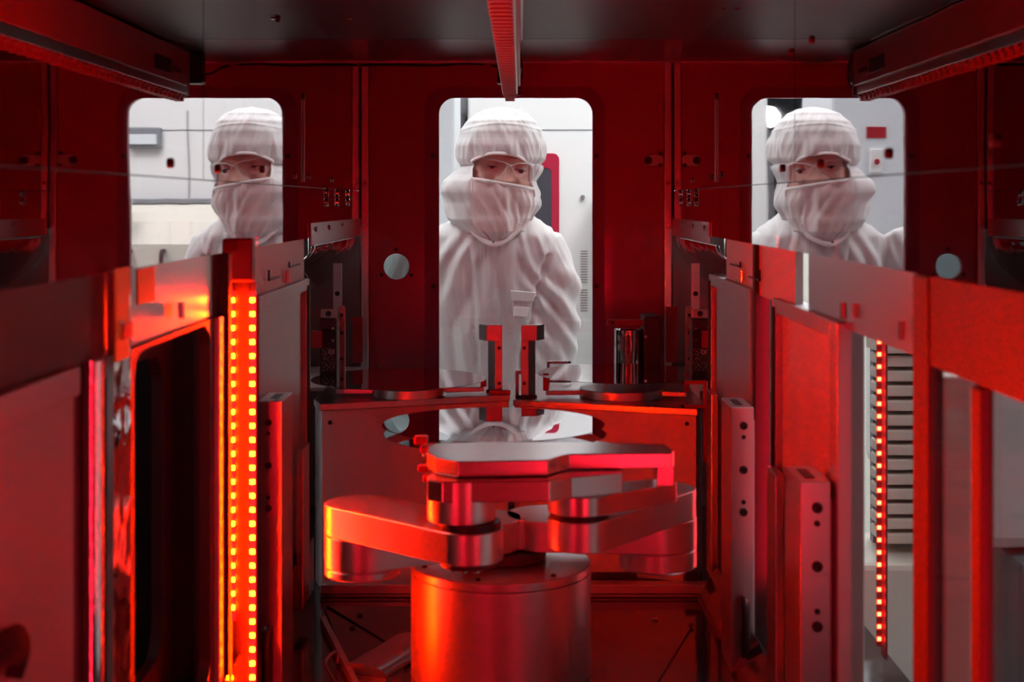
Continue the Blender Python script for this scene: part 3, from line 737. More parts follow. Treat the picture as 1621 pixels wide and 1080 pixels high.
# ------------------------------------------------------------------ back recesses beside the red panel
def back_recess(s):
    X = XL if s < 0 else XR; side = 'left' if s < 0 else 'right'
    def bx(xa, xb, *r): a, b = sorted((xa, xb)); return boxb(a, b, *r)
    # outer skin
    o = finish('polished_sheet', bx(X + s*0.11, X + s*0.115, 2.30, YB+0.01, ZF, ZM-0.0005), M['mirror2'], None); tag(o, f'shiny sheet at the back of the {side} rear recess', 'recess panel')
    o = finish('end_sheet', bx(X + s*0.001, X + s*0.109, 2.995, YB+0.006, ZF, ZM-0.0005), M['recess'], None); tag(o, f'pale end sheet of the {side} rear recess beside the red panel', 'recess panel')
    # curved polished duct
    bm = bmesh.new(); prof = []
    for k in range(13):
        a = PI/2 * k/12
        prof.append((X + s*(0.004 + 0.085*(k/12)**2), ZM-0.014 - 0.105*(k/12)))
    rows = []
    for j in range(17):
        y = 2.32 + (2.985-2.32)*j/16
        lift = 0.02*math.sin(j/16*PI) + 0.05*(1-j/16)
        rows.append([bm.verts.new((x - s*0.0, y, z + (lift*(k/12)))) for k, (x, z) in enumerate(prof)])
    for A, B in zip(rows, rows[1:]):
        for k in range(12): bm.faces.new((A[k], A[k+1], B[k+1], B[k]))
    o = finish('duct_sheet', bm, M['mirror2'], None, smooth=True); tag(o, f'curved polished duct sheet below the {side} mirror next to the red panel', 'duct')
    sol = o.modifiers.new('solid', 'SOLIDIFY'); sol.thickness = 0.0015
    # upright bar and guide
    yb = 2.62
    px = 534 if s < 0 else 1101
    x = at(px, 0, yb).x
    u = subtop(finish('upright_bar', boxb(x-0.0075, x+0.0075, yb, yb+0.01, ZF, at(0, 417, yb).z), M['steel'], None)); tag(u, f'tall red-lit upright bar in the {side} rear recess', 'upright bar')
    bolt(u, (x, yb, at(0, 465, yb).z), '-y', 0.0045, 'dark')
    px = 541 if s < 0 else 1091
    x = at(px, 0, 2.58).x
    g = subtop(finish('slotted_strap', prismb(rrect(x-0.006, x+0.006, at(0,606,2.58).z, at(0,484,2.58).z, 0.0055), 2.58, 2.584, 'y'), M['panel'], None)); tag(g, f'narrow strap with rounded top in the {side} rear recess', 'strap')
    for py in (499, 527, 568): bolt(g, (x, 2.58, at(0, py, 2.58).z), '-y', 0.003, 'dark')
    # controller with printed plate
    px0, px1 = (506, 533) if s < 0 else (1095, 1122)
    yc = 2.50
    t = thing('controller', (at((px0+px1)/2,0,yc).x, yc+0.02, at(0,604,yc).z), f'black controller box with printed plate in the {side} rear recess', 'controller')
    finish('case', boxb(at(px0,0,yc).x, at(px1,0,yc).x, yc, yc+0.04, at(0,604,yc).z, at(0,524,yc).z), M['dark'], t, bevel=0.002)
    finish('printed_plate', boxb(at(px0+3,0,yc).x, at(px1-2,0,yc).x, yc-0.001, yc-0.0002, at(0,588,yc).z, at(0,552,yc).z), M['print'], t)
    tc_ = bpy.data.curves.new('mark', 'FONT'); tc_.body = 'CE'; tc_.size = 0.009; tc_.extrude = 0.0002
    tm = bpy.data.objects.new('mark', tc_); C.objects.link(tm); bpy.context.view_layer.update(); tme = bpy.data.meshes.new_from_object(tm.evaluated_get(bpy.context.evaluated_depsgraph_get())); bpy.data.objects.remove(tm, do_unlink=True)
    tm = bpy.data.objects.new('printed_mark', tme); C.objects.link(tm); tm.parent = t; tme.materials.clear(); tme.materials.append(M['band'])
    tm.location = Vector((at(px0+14,0,yc).x, yc-0.0013, at(0,560,yc).z)) - Vector(t['_base']); tm.rotation_euler = (PI/2, 0, 0)
    lid = sub(finish('upper_case', boxb(at(px0,0,yc).x, at(px1,0,yc).x, yc, yc+0.04, at(0,523.5,yc).z, at(0,505,yc).z), M['darkred'], t, bevel=0.003))
    tb = sub(finish('mounting_tab', boxb(at(px0+1,0,yc).x, at(px1-1,0,yc).x, yc+0.004, yc+0.01, at(0,504.6,yc).z, at(0,490,yc).z), M['panel'], t, bevel=0.002))
    bolt(tb, (at((px0+px1)/2,0,yc).x, yc+0.004, at(0,497,yc).z), '-y', 0.005, 'dark')
    for pyy in (520, 539): bolt(t, at(px1-6 if s < 0 else px0+6, pyy, yc), '-y', 0.0025)
    # little red block
    ya = 2.477
    pa, pb = (493, 509) if s < 0 else (1113, 1127)
    o = finish('red_block', boxb(at(pa,0,ya).x, at(pb,0,ya).x, ya, ya+0.0215, at(0,551,ya).z, at(0,524,ya).z), M['redplastic'], None); tag(o, f'small bright red block beside the {side} controller', 'block')
    # clear guard and red reflector plate
    o = finish('red_plate', boxb(at(558 if s < 0 else 1054,0,2.9).x, at(574 if s < 0 else 1072,0,2.9).x, 2.9, 2.903, at(0,574,2.9).z, at(0,502 if s < 0 else 486,2.9).z), M['redplastic'], None); tag(o, f'flat red plate in the {side} rear recess beside the red panel', 'plate')
    zz = -0.345
    o = finish('shelf', bx(X - s*0.004, X + s*0.105, 2.64, 2.98, zz-0.006, zz), M['white_paint'], None); tag(o, f'pale shelf in the {side} rear recess behind the controller', 'shelf')
back_recess(-1); back_recess(1)

# ------------------------------------------------------------------ floor details
def arch(A, B, wd=0.036, h=0.014):
    A = Vector((A[0], A[1])); B = Vector((B[0], B[1])); d = (B-A).normalized(); n = Vector((-d.y, d.x))
    bm = bmesh.new(); rows = []
    for p in (A, B):
        rows.append([bm.verts.new((p.x + n.x*wd*math.cos(PI*k/16), p.y + n.y*wd*math.cos(PI*k/16), ZF+0.0035+h*math.sin(PI*k/16))) for k in range(17)])
    for k in range(16): bm.faces.new((rows[0][k], rows[0][k+1], rows[1][k+1], rows[1][k]))
    bm.faces.new((rows[0][0], rows[0][16], rows[1][16], rows[1][0])); bm.faces.new(rows[0]); bm.faces.new(rows[1][::-1])
    return bm
t = thing('cover_plate', onz(600, 1000, ZF+0.01) + (ZF+0.0005,), 'dark screwed cover plate on the floor left of the robot column', 'cover plate')
pg = [onz(517,958,ZF+.003), onz(660,958,ZF+.003), onz(660,1045,ZF+.003)]
finish('rear_sheet', prismb(pg[::-1], ZF+0.0005, ZF+0.003), M['floor'], t)
pg = [onz(514,962,ZF+.003), onz(642,1038,ZF+.003), onz(632,1180,ZF+.003), onz(600,1180,ZF+.003)]
finish('front_sheet', prismb(pg[::-1], ZF+0.0005, ZF+0.003), M['floor'], t)
A = onz(511,976,ZF+.012); B = onz(620,1190,ZF+.012)
dv = (Vector(B)-Vector(A)); nn = Vector((-dv.y, dv.x)).normalized()*0.004
finish('edge_bar', prismb([(Vector(A)+nn)[:], (Vector(A)-nn)[:], (Vector(B)-nn)[:], (Vector(B)+nn)[:]], ZF+0.0005, ZF+0.012), M['panel'], t)
for px, py in ((570,975),(558,995)): bolt(t, (*onz(px,py,ZF+.003), ZF+0.003), '+z', 0.0042, 'dark')
A = onz(575,1060,ZF+.01); B = onz(658,1010,ZF+.01)
dv = (Vector(B)-Vector(A)).normalized()
o = finish('duct_pipe', arch(A, B), M['steel'], None, smooth=True); tag(o, 'thick red-lit pipe lying on the floor behind the robot column', 'pipe')
hp = [(*onz(534,1032,ZF+.02), ZF+0.02), (*onz(522,1038,ZF+.02), ZF+0.02), (*onz(515,1050,ZF+.02), ZF+0.02), (*onz(519,1062,ZF+.02), ZF+0.02), (*onz(535,1090,ZF+.02), ZF+0.02), (*onz(550,1115,ZF+.02), ZF+0.004)]
o = finish('wire_handle', tubeb(smoothpath([(hp[0][0], hp[0][1], ZF+0.004)] + hp), 0.0022, 10), M['steel'], None, smooth=True); tag(o, 'bent chrome wire handle on the floor at lower left of the column', 'handle')
t = thing('cover_plate', onz(1020, 1000, ZF+0.01) + (ZF+0.0005,), 'dark glossy cover plate on the floor right of the robot column', 'cover plate')
pg = [onz(952,972,ZF+.003), onz(1078,974,ZF+.003), onz(1096,989,ZF+.003), onz(1040,1080,ZF+.003), onz(960,1200,ZF+.003)]
finish('sheet', prismb(pg[::-1], ZF+0.0005, ZF+0.003), M['floor'], t)
bolt(t, (*onz(1037,982,ZF+.003), ZF+0.003), '+z', 0.0042)
bolt(t, (*onz(1094,990,ZF+.003), ZF+0.003), '+z', 0.0042, 'darkred')

# ------------------------------------------------------------------ robot
rb = thing('wafer_robot', ((793-VX)/F*1.76, 1.76, ZF+0.0005), 'wafer handling robot with red-lit metal column and folded twin arms', 'robot')
CX, CY, CR, CT = (793-VX)/F*1.755, 1.755, 0.1105, -0.442
col = sub(finish('column', cylb((CX, CY), CR, ZF+0.0005, CT-0.0115, 128), M['alucol'], rb, smooth=True))
top = sub(finish('column_lid', cylb((CX, CY), CR, CT-0.011, CT, 128, chamfer=0.0012), M['alu'], rb, smooth=True))
for a in (255, 200, 310): bolt(top, (CX + 0.098*math.cos(math.radians(a)), CY + 0.098*math.sin(math.radians(a)), CT), '+z', 0.003, 'dark')
finish('column_groove', cylb((CX, CY), CR+0.0004, -0.58, -0.5785, 128), M['dark'], col)
# shared shoulder hub
finish('shoulder_hub', cylb((CX+0.004, CY+0.012), 0.052, CT+0.0002, -0.4275, 64, chamfer=0.002), M['darkred'], rb, smooth=True)
def link(p, q, rp, rq, z0, z1, name, m='alu'):
    return sub(finish(name, prismb(stadium(p, q, rp, rq), z0, z1), M[m], rb, smooth=True, bevel=0.0012))
EL = ((573-VX)/F*1.665, 1.672)      # left elbow
WL_ = ((743-VX)/F*1.545, 1.545)     # left wrist
SH = (CX - 0.02, CY)                # left shoulder
l1 = link(SH, EL, 0.046, 0.0445, -0.4255, -0.3885, 'lower_arm')
l2 = link(EL, WL_, 0.0445, 0.0370, -0.3875, -0.353, 'upper_arm')
finish('joint_ring', cylb(WL_, 0.031, -0.394, -0.3878, 48), M['darkred'], l2, smooth=True)
for a in (230, 260, 290): bolt(l2, (WL_[0] + 0.026*math.cos(math.radians(a)), WL_[1] + 0.026*math.sin(math.radians(a)), -0.394), '-z', 0.003)
finish('wrist_gap', cylb(WL_, 0.034, -0.3528, -0.3462, 48), M['dark'], l2, smooth=True)
w1 = sub(finish('wrist', cylb(((730-VX)/F*1.55, 1.555), 0.0372, -0.346, -0.2995, 72, chamfer=0.0008), M['alu'], rb, smooth=True))
# right arm
SR = ((866-VX)/F*1.775, 1.775); ER = ((1043-VX)/F*1.745, 1.76)
r1 = link(SR, ER, 0.051, 0.048, -0.4255, -0.3885, 'lower_arm')
WR_ = ((918-VX)/F*1.60, 1.60)
r2 = link(ER, WR_, 0.047, 0.0365, -0.3875, -0.3535, 'upper_arm')
finish('wrist_gap', cylb(WR_, 0.033, -0.3533, -0.3475, 48), M['dark'], r2, smooth=True)
finish('elbow_boss', cylb(ER, 0.0478, -0.450, -0.4257, 72, chamfer=0.002), M['alu'], r1, smooth=True)
finish('elbow_boss', cylb(EL, 0.0442, -0.4365, -0.4257, 72, chamfer=0.002), M['alu'], l1, smooth=True)
# wrist plate of the right arm, post and top plate
wz0, wz1 = -0.3473, -0.3255
pE = (onz(1066, 783, wz1)); 
wp = sub(finish('wrist_plate', prismb([*stadium(WR_, ((1046-VX)/F*1.66, 1.655), 0.0365, 0.018)], wz0, wz1), M['alutop'], rb, smooth=True, bevel=0.001))
dpt = 1.625
px0 = at(1040,0,dpt).x; px1 = at(1067,0,dpt).x
finish('riser', boxb(px0, px1, 1.628, 1.672, wz1+0.0002, -0.2985), M['alutop'], rb, bevel=0.001)
ZT = -0.281
tp = [(676,716),(678,706),(690,702),(770,699.5),(930,700),(990,702),(1050,702.5),(1067,714),(1064,717),(900,719),(880,724),(868,728),(724,731),(690,725)]
topz = [onz(x, y, ZT) for x, y in tp]
tpp = sub(finish('top_plate', prismb(topz[::-1], -0.2982, ZT), M['alutop'], rb, bevel=0.0012))
# lower plate of the left wrist
lpz1, lpz0 = -0.2992, -0.3215
pgn = [at(676,0,1.53).xy, at(700,0,1.518).xy, at(870,0,1.525).xy, at(905,0,1.545).xy, at(985,0,1.57).xy, at(985,0,1.60).xy, at(870,0,1.62).xy, at(690,0,1.60).xy]
finish('lower_plate', prismb([tuple(p) for p in pgn], lpz0, lpz1), M['alutop'], rb, bevel=0.001)
# end-effector forks
def fork(z, dy, name, m='alutop'):
    w = thing  # noqa
    bm = bmesh.new()
    def P(px, d): return ((px-VX)/F*d, d)
    y0 = 1.69 + dy
    xs = [( -0.118, y0+0.02), (-0.118, y0+0.11), (-0.102, y0+0.115), (-0.095, y0+0.045), (-0.04, y0+0.03), (0.02, y0+0.03), (0.075, y0+0.045), (0.095, y0+0.115), (0.112, y0+0.11), (0.112, y0+0.02), (0.05, y0), (-0.06, y0)]
    prismb(xs, z, z+0.003, 'z', bm)
    f = sub(finish(name, bm, M[m], rb, bevel=0.0005))
    for x in (-0.111, 0.104):
        finish('grip_pad', boxb(x-0.006, x+0.006, y0+0.070, y0+0.084, z+0.0031, z+0.0052), M['redplastic'], f, bevel=0.0008)
    return f
fork(-0.3045-0.0017, 0.0, 'end_effector')
fork(-0.3175, 0.0, 'end_effector')
for k, px in enumerate((700, 742, 960)):
    pass
# blurred red gripper knuckles at the left of the plate
for (px, py, r) in ((664,697,0.006),(672,712,0.005),(668,742,0.005),(676,758,0.005)):
    p = at(px, py, 1.66)
    finish('gripper_knuckle', boxb(p.x-r, p.x+r*1.6, 1.655, 1.672, p.z-r*0.8, p.z+r*0.8), M['redplastic'], rb, bevel=0.002)
wafer((781-VX)/F*1.918, 1.918, -0.2993, 0.150, 'large mirror-like wafer held over the robot, reflecting the white suit')
wafer((781-VX)/F*1.918+0.002, 1.918, -0.3120, 0.150, 'second wafer just under the front wafer on the robot')

# ================================================================== the clean room outside
ZG = -H
struct('floor', boxb(-5, 5, -3, 8, ZG-0.02, ZG), M['tile'])
struct('ceiling', boxb(-5, 5, -3, 8, 1.55, 1.6), M['white'])
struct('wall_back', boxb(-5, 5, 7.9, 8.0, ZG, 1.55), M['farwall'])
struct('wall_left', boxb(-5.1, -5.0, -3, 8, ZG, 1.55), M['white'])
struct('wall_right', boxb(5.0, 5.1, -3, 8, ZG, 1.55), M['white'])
def ceiling_light(x, y, lx, ly, lab, m='roomlight'):
    t = thing('ceiling_light', (x, y, 1.54), lab, 'ceiling light')
    finish('light_frame', platewithholes(rrect(x-lx/2-0.03, x+lx/2+0.03, y-ly/2-0.03, y+ly/2+0.03, 0.01, 2), [rrect(x-lx/2, x+lx/2, y-ly/2, y+ly/2, 0.01, 2)], 1.525, 1.549, 'z'), M['grey'], t)
    finish('diffuser', boxb(x-lx/2+0.001, x+lx/2-0.001, y-ly/2+0.001, y+ly/2-0.001, 1.535, 1.548), M[m], t)
ceiling_light(0.1, 3.85, 2.4, 0.5, 'clean-room ceiling light over the aisle behind the red panel')
ceiling_light(1.9, 1.5, 0.6, 2.2, 'added clean-room ceiling light far to the right of the machine', 'dimlight')  # unseen fill, placed to brighten the instrument beyond the pane
ceiling_light(-2.4, 2.0, 0.6, 2.2, 'added clean-room ceiling light far to the left of the machine', 'dimlight')  # unseen fill for the surroundings on this side
ceiling_light(1.2, 2.95, 0.6, 1.0, 'added clean-room ceiling light beside the chamber, right of the person')  # unseen, added to brighten the front of the suit
ceiling_light(-1.2, 2.95, 0.6, 1.0, 'added clean-room ceiling light beside the chamber, left of the person')  # unseen partner lamp, added to light the suit from the left

# white machine opposite, with red-framed window and louvre
YM = 4.66
xmL = -0.0373*YM
mc = thing('machine', (0.9, YM+0.35, ZG), 'large white machine behind the person with a red-framed dark window', 'machine')
finish('front_panel', boxb(xmL, 2.6, YM, YM+0.7, ZG, 1.2), M['white'], mc, bevel=0.01)
def M4(px): return (px-VX)/F*YM
def Z4(py): return -(py-VY)/F*YM
wf = sub(finish('window_frame', platewithholes(rrect(-0.03, M4(885), Z4(440), Z4(243), 0.02), [rrect(-0.01, M4(873), Z4(430), Z4(266), 0.015)], YM-0.006, YM-0.0005), M['door'], mc))
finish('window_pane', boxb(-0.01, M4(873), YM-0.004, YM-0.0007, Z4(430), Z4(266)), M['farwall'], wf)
finish('panel_seam', boxb(M4(858), 0.6, YM-0.0015, YM-0.0003, Z4(206.5), Z4(205)), M['grey'], mc)
finish('knob', cylb((M4(922), Z4(312)), 0.007, YM-0.014, YM-0.0003, 20, axis='y'), M['grey'], mc, smooth=True)
for k in range(24):
    if k in (13, 14): continue
    z = Z4(397 + k*4.1)
    finish('louvre_slot', boxb(M4(919), M4(930), YM-0.0012, YM-0.0003, z-0.0032, z), M['grey'], mc)
# slot handle (seen mirrored on the left)
hf = sub(finish('slot_handle', boxb(0.50, 0.60, YM-0.02, YM-0.0003, 0.175, 0.245), M['grey'], mc, bevel=0.004))
finish('handle_insert', boxb(0.515, 0.60, YM-0.026, YM-0.0202, 0.19, 0.222), M['bluewhite'], hf)
finish('side_seam', boxb(0.41, 0.414, YM-0.0015, YM-0.0003, -0.02, 0.3), M['grey'], mc)
cs = thing('console', (0.85, 4.45, ZG), 'cream console with curved top seen mirrored at the left', 'console')
prof = [(4.38, ZG), (4.655, ZG), (4.655, -0.005), (4.54, -0.01), (4.46, -0.03), (4.42, -0.06), (4.38, -0.13)]
finish('body', prismb(prof, 0.235, 1.6, 'x'), M['cream'], cs, bevel=0.006)
finish('top_rail', boxb(0.24, 1.6, 4.60, 4.652, -0.0045, 0.012), M['grey'], cs, bevel=0.003)
for x in (0.33, 0.42, 0.53):
    finish('handle', tubeb(smoothpath([(x, 4.378, -0.15), (x, 4.35, -0.155), (x, 4.345, -0.19), (x, 4.378, -0.2)]), 0.007, 10), M['dark'], cs, smooth=True)
rg = thing('round_port', (0.59, 4.35, -0.03), 'white ringed round port on the console seen mirrored at the left', 'port')
finish('ring', tubeb([(0.575+0.045*math.cos(a*PI/16), 4.36, 0.0+0.045*math.sin(a*PI/16)) for a in range(32)], 0.012, 12, closed=True), M['white'], rg, smooth=True)
finish('core', cylb((0.575, 0.0), 0.033, 4.36, 4.378, 32, axis='y'), M['cap'], rg)
o = finish('port_stem', boxb(0.56, 0.59, 4.3785, 4.384, -0.12, -0.05), M['cream'], rg)

# pale column at the left of the person, with red sign
cm = thing('service_cabinet', (-0.5, 3.75, ZG), 'tall pale cabinet at the left edge of the window with a red sign', 'cabinet')
xc = -0.0462*3.72
finish('body', boxb(-0.95, xc-0.0, 3.72, 4.08, ZG, 0.9), M['bluewhite'], cm, bevel=0.008)
sg = sub(finish('red_sign', boxb(-0.315, -0.262, 3.717, 3.7197, 0.168, 0.197), M['redplastic'], cm))
finish('switch', boxb(-0.307, -0.270, 3.712, 3.7197, 0.075, 0.14), M['white'], cm, bevel=0.003)
finish('lamp_button', cylb((-0.288, 0.105), 0.008, 3.706, 3.7118, 20, axis='y'), M['redplastic'], cm, smooth=True)
# spot lamp and hoses far in the dark gap
lm = thing('spot_lamp', (-0.50, 6.5, 0.33), 'bright white spot lamp in the dark gap behind the person', 'lamp')
bm = bmesh.new(); bmesh.ops.create_uvsphere(bm, u_segments=24, v_segments=16, radius=0.05, matrix=Matrix.Translation((-0.49, 6.5, 0.39)))
finish('bulb', bm, M['lamp'], lm, smooth=True)
finish('lamp_arm', tubeb([(-0.49, 6.56, 0.39), (-0.49, 6.9, 0.5), (-0.49, 6.9, 1.53)], 0.015, 10), M['grey'], lm, smooth=True)
o = finish('hose_bundle', tubeb(smoothpath([(-0.235, 5.0, 0.55), (-0.23, 5.02, 0.42), (-0.2, 5.0, 0.33), (-0.22, 5.01, 0.24), (-0.24, 5.0, -0.3), (-0.24, 5.0, ZG)]), 0.02, 12), M['grey'], None, smooth=True); tag(o, 'grey hose in the dark gap left of the white machine', 'hose')

# right side outside: white instrument, ribbed cassette stack
cr = thing('instrument', (1.02, 2.5, ZG), 'large rounded white instrument blurred beyond the right pane', 'instrument')
finish('white_hood', prismb(rrect(0.70, 1.5, -0.54, -0.10, 0.04), 2.2, 2.9, 'y'), M['white'], cr, bevel=0.02)
finish('dark_base', boxb(0.76, 1.5, 2.16, 2.9, ZG, -0.548), M['grey'], cr, bevel=0.01)
finish('pale_band', boxb(0.755, 1.5, 2.15, 2.159, -0.80, -0.74), M['white'], cr)
finish('red_lamp', cylb((0.80, -0.585), 0.018, 2.125, 2.158, 20, axis='y'), M['redplastic'], cr)
st = thing('cassette_stack', (0.60, 2.3, -0.56), 'blurred cream ribbed cassette stack seen through the right opening', 'cassette stack')
for k in range(13):
    z = -0.245 - k*0.0235
    finish('rib', boxb(0.575, 0.655, 2.26, 2.34, z-0.017, z), M['cream'], st, bevel=0.003)
finish('back_plate', boxb(0.58, 0.65, 2.3402, 2.36, -0.56, -0.24), M['grey'], st)
finish('cap', boxb(0.57, 0.66, 2.25, 2.35, -0.24, -0.215), M['cream'], st, bevel=0.004)
finish('handle', cylb((0.60, 2.3), 0.008, -0.2148, -0.17, 16), M['cream'], st)
o = finish('stand', boxb(0.5, 0.70, 2.2, 2.42, ZG, -0.5604), M['cream'], None, bevel=0.01); tag(o, 'cream stand below the ribbed cassette stack', 'stand')
# near left outside, seen through nothing but keeps the place closed
# ------------------------------------------------------------------ person
PY = 3.33
Oh = at(790, 268, PY)
pe = thing('person', (Oh.x, PY+0.12, ZG), 'person in white hooded clean-room suit, veil and clear goggles leaning to look through the window', 'person')
pe_base = Vector((Oh.x, PY+0.12, ZG))
kx = PY / F                             # metres per pixel at the person

def interp(tab, z):
    if z <= tab[0][0]: return tab[0][1:]
    for a, b in zip(tab, tab[1:]):
        if z <= b[0]:
            t = (z-a[0])/(b[0]-a[0]); t = t*t*(3-2*t)*0.5 + t*0.5
            return tuple(p+(q-p)*t for p, q in zip(a[1:], b[1:]))
    return tab[-1][1:]

# --- body: face, neck and hands as one mesh
def face_mesh(bm):
    n, m_ = 120, 90
    fx, fz = 0.0165, -0.012
    rows = []
    ca, sa = math.cos(math.radians(-7)), math.sin(math.radians(-7))
    for j in range(m_+1):
        el = -PI/2 + PI*j/m_
        row = []
        for i in range(n):
            az = 2*PI*i/n
            x = 0.084*math.cos(el)*math.copysign(abs(math.cos(az))**0.8, math.cos(az)); y = 0.1035*math.cos(el)*math.copysign(abs(math.sin(az))**0.8, math.sin(az)); z = 0.122*math.sin(el)
            if z < 0: x *= 1 + 0.25*z/0.12
            if y < 0:
                g = lambda u, v, su, sv: math.exp(-((x-u)/su)**2 - ((z-v)/sv)**2)
                ey = 0.034
                y += 0.013*g(-ey, 0.004, 0.017, 0.012) + 0.013*g(ey, 0.004, 0.017, 0.012)      # sockets
                y -= 0.006*g(-ey*0.9, 0.024, 0.024, 0.008) + 0.006*g(ey*0.9, 0.024, 0.024, 0.008)  # brow ridge
                nz_ = max(0, min(1, (0.014 - z)/0.042)); 
                prof = 0.004 + 0.022*nz_ if z > -0.030 else 0.026*math.exp(-((z+0.030)/0.006)**2)
                if z < 0.02: y -= prof*math.exp(-(x/0.0095)**2) 
                y -= 0.010*g(-0.014, -0.029, 0.007, 0.006) + 0.010*g(0.014, -0.029, 0.007, 0.006)  # nostril wings
                y -= 0.005*g(-0.042, -0.022, 0.02, 0.016) + 0.005*g(0.042, -0.022, 0.02, 0.016)    # cheeks
                y -= 0.006*g(0, -0.055, 0.022, 0.006) + 0.005*g(0, -0.067, 0.018, 0.006)           # lips
                y -= 0.008*g(0, -0.10, 0.02, 0.015)
            X = fx + x*ca - z*sa; Z = fz + x*sa + z*ca + 0.012
            row.append(bm.verts.new(Oh + Vector((X, y+0.012, Z))))
        rows.append(row)
    for A, B in zip(rows, rows[1:]):
        for i in range(n): bm.faces.new((A[i], A[(i+1) % n], B[(i+1) % n], B[i]))
bm = bmesh.new()
face_mesh(bm)
tubeb([Oh + Vector((0.005, 0.03, -0.07)), Oh + Vector((0, 0.05, -0.13)), Oh + Vector((0, 0.07, -0.2))], 0.055, 20, bm)
# ears
for s in (-1, 1):
    bmesh.ops.create_uvsphere(bm, u_segments=12, v_segments=8, radius=1, matrix=Matrix.Translation(Oh + Vector((0.0165 + s*0.074, 0.02, 0.0 - s*0.009))) @ Matrix.Diagonal((0.008, 0.018, 0.03, 1)))
body = sub(finish('body', bm, M['skin'], pe, smooth=True))
body['label'] = 'face with dark eyes between hood and veil'
def headp(x, y, z):     # head coordinates with the roll of the head
    ca, sa = math.cos(math.radians(-7)), math.sin(math.radians(-7))
    return Oh + Vector((0.0165 + x*ca - z*sa, y+0.012, x*sa + z*ca))
for s in (-1, 1):
    bm = bmesh.new(); bmesh.ops.create_uvsphere(bm, u_segments=24, v_segments=16, radius=0.0125, matrix=Matrix.Translation(headp(s*0.034, -0.0835, 0.003)))
    finish('eye', bm, M['eye'], body, smooth=True)
    bm = bmesh.new(); bmesh.ops.create_uvsphere(bm, u_segments=16, v_segments=10, radius=0.0062, matrix=Matrix.Translation(headp(s*0.034+0.002, -0.0915, -0.0015)))
    finish('iris', bm, M['iris'], body, smooth=True)
    bm = bmesh.new(); bmesh.ops.create_uvsphere(bm, u_segments=24, v_segments=16, radius=0.0142, matrix=Matrix.Translation(headp(s*0.034, -0.0835, 0.0035)))
    bmesh.ops.bisect_plane(bm, geom=bm.verts[:]+bm.edges[:]+bm.faces[:], plane_co=headp(s*0.034, -0.0835, 0.0030), plane_no=Vector((0, 0.25, 1)), clear_inner=True)
    finish('eyelid', bm, M['skin'], body, smooth=True)
    bm = tubeb(smoothpath([headp(s*0.012, -0.1005, 0.0195), headp(s*0.028, -0.0995, 0.0255), headp(s*0.044, -0.092, 0.0235), headp(s*0.054, -0.083, 0.0165)]), 0.0030, 8, radii=None)
    finish('eyebrow', bm, M['brow'], body, smooth=True)
    bm = tubeb(smoothpath([headp(s*0.020, -0.0950, 0.0005), headp(s*0.034, -0.0982, 0.0010), headp(s*0.047, -0.0930, -0.0010)]), 0.0011, 6)
    finish('lash_line', bm, M['brow'], body, smooth=True)

# --- goggles
def gp(x, z): # a point on the goggle surface from local picture coordinates in metres
    c = 0.0165; return Oh + Vector((x, -0.1135 + 0.9*(x-c)**2/0.075*0.5, z))
def gpx(px, py): return gp((px-790)*kx, (268-py)*kx)
gg = thing('goggles', Oh + Vector((0.0165, -0.1, -0.02)), 'clear safety goggles with thin transparent frame worn by the person', 'goggles')
topl = [(751,262),(760,252),(779,255),(798,259),(810,264),(819,261),(830,260.5),(842,261),(848,264)]
finish('upper_frame', tubeb(smoothpath([gpx(*p) for p in topl]), 0.00085, 8), M['frame'], gg, smooth=True)
lowl = [(751,262),(759,275),(768,284),(782,287),(795,278),(803,267),(808,265)]
lowr = [(808,265),(812,270),(817,280),(830,289),(842,288),(848,264)]
for L in (lowl, lowr):
    finish('rim', tubeb(smoothpath([gpx(*p) for p in L]), 0.0006, 8), M['frame'], gg, smooth=True)
for L in ([(752,262),(762,253),(779,256),(797,260),(803,267),(795,278),(782,286),(768,283),(759,275)], [(810,266),(819,262),(842,262),(847,265),(842,287),(830,288),(817,280),(812,270)]):
    bm = bmesh.new(); c = bm.verts.new(sum((gpx(*p) for p in L), Vector())/len(L)); vs = [bm.verts.new(gpx(*p)) for p in L]
    for i in range(len(vs)): bm.faces.new((c, vs[i], vs[(i+1) % len(vs)]))
    finish('lens', bm, M['lens'], gg, smooth=True)
for s, px in ((-1, 751), (1, 848)):
    finish('temple', tubeb([gpx(px, 262), gpx(px, 262) + Vector((s*0.004, 0.05, 0.002)), gpx(px, 262) + Vector((s*0.002, 0.11, 0.0))], 0.0015, 8), M['frame'], gg)

# --- hood and veil
def zpx(py): return (268-py)*kx
HT = [ # z, x centre, half width, half depth front, half depth back
 (zpx(383), -0.010, 0.012, 0.095, 0.07),
 (zpx(376), -0.010, 0.046, 0.102, 0.09),
 (zpx(364), -0.012, 0.074, 0.110, 0.10),
 (zpx(345), -0.014, 0.098, 0.117, 0.115),
 (zpx(325), -0.018, 0.108, 0.122, 0.120),
 (zpx(305), -0.022, 0.113, 0.123, 0.125),
 (zpx(288), -0.017, 0.108, 0.122, 0.125),
 (zpx(274), -0.007, 0.103, 0.119, 0.122),
 (zpx(262), 0.002, 0.097, 0.116, 0.120),
 (zpx(250), 0.004, 0.102, 0.118, 0.124),
 (zpx(232), 0.003, 0.1035, 0.119, 0.126),
 (zpx(212), 0.005, 0.096, 0.112, 0.118),
 (zpx(195), 0.006, 0.083, 0.100, 0.105),
 (zpx(182), 0.006, 0.062, 0.080, 0.085),
 (zpx(174), 0.006, 0.038, 0.052, 0.055),
 (zpx(169.5), 0.006, 0.006, 0.008, 0.009)]
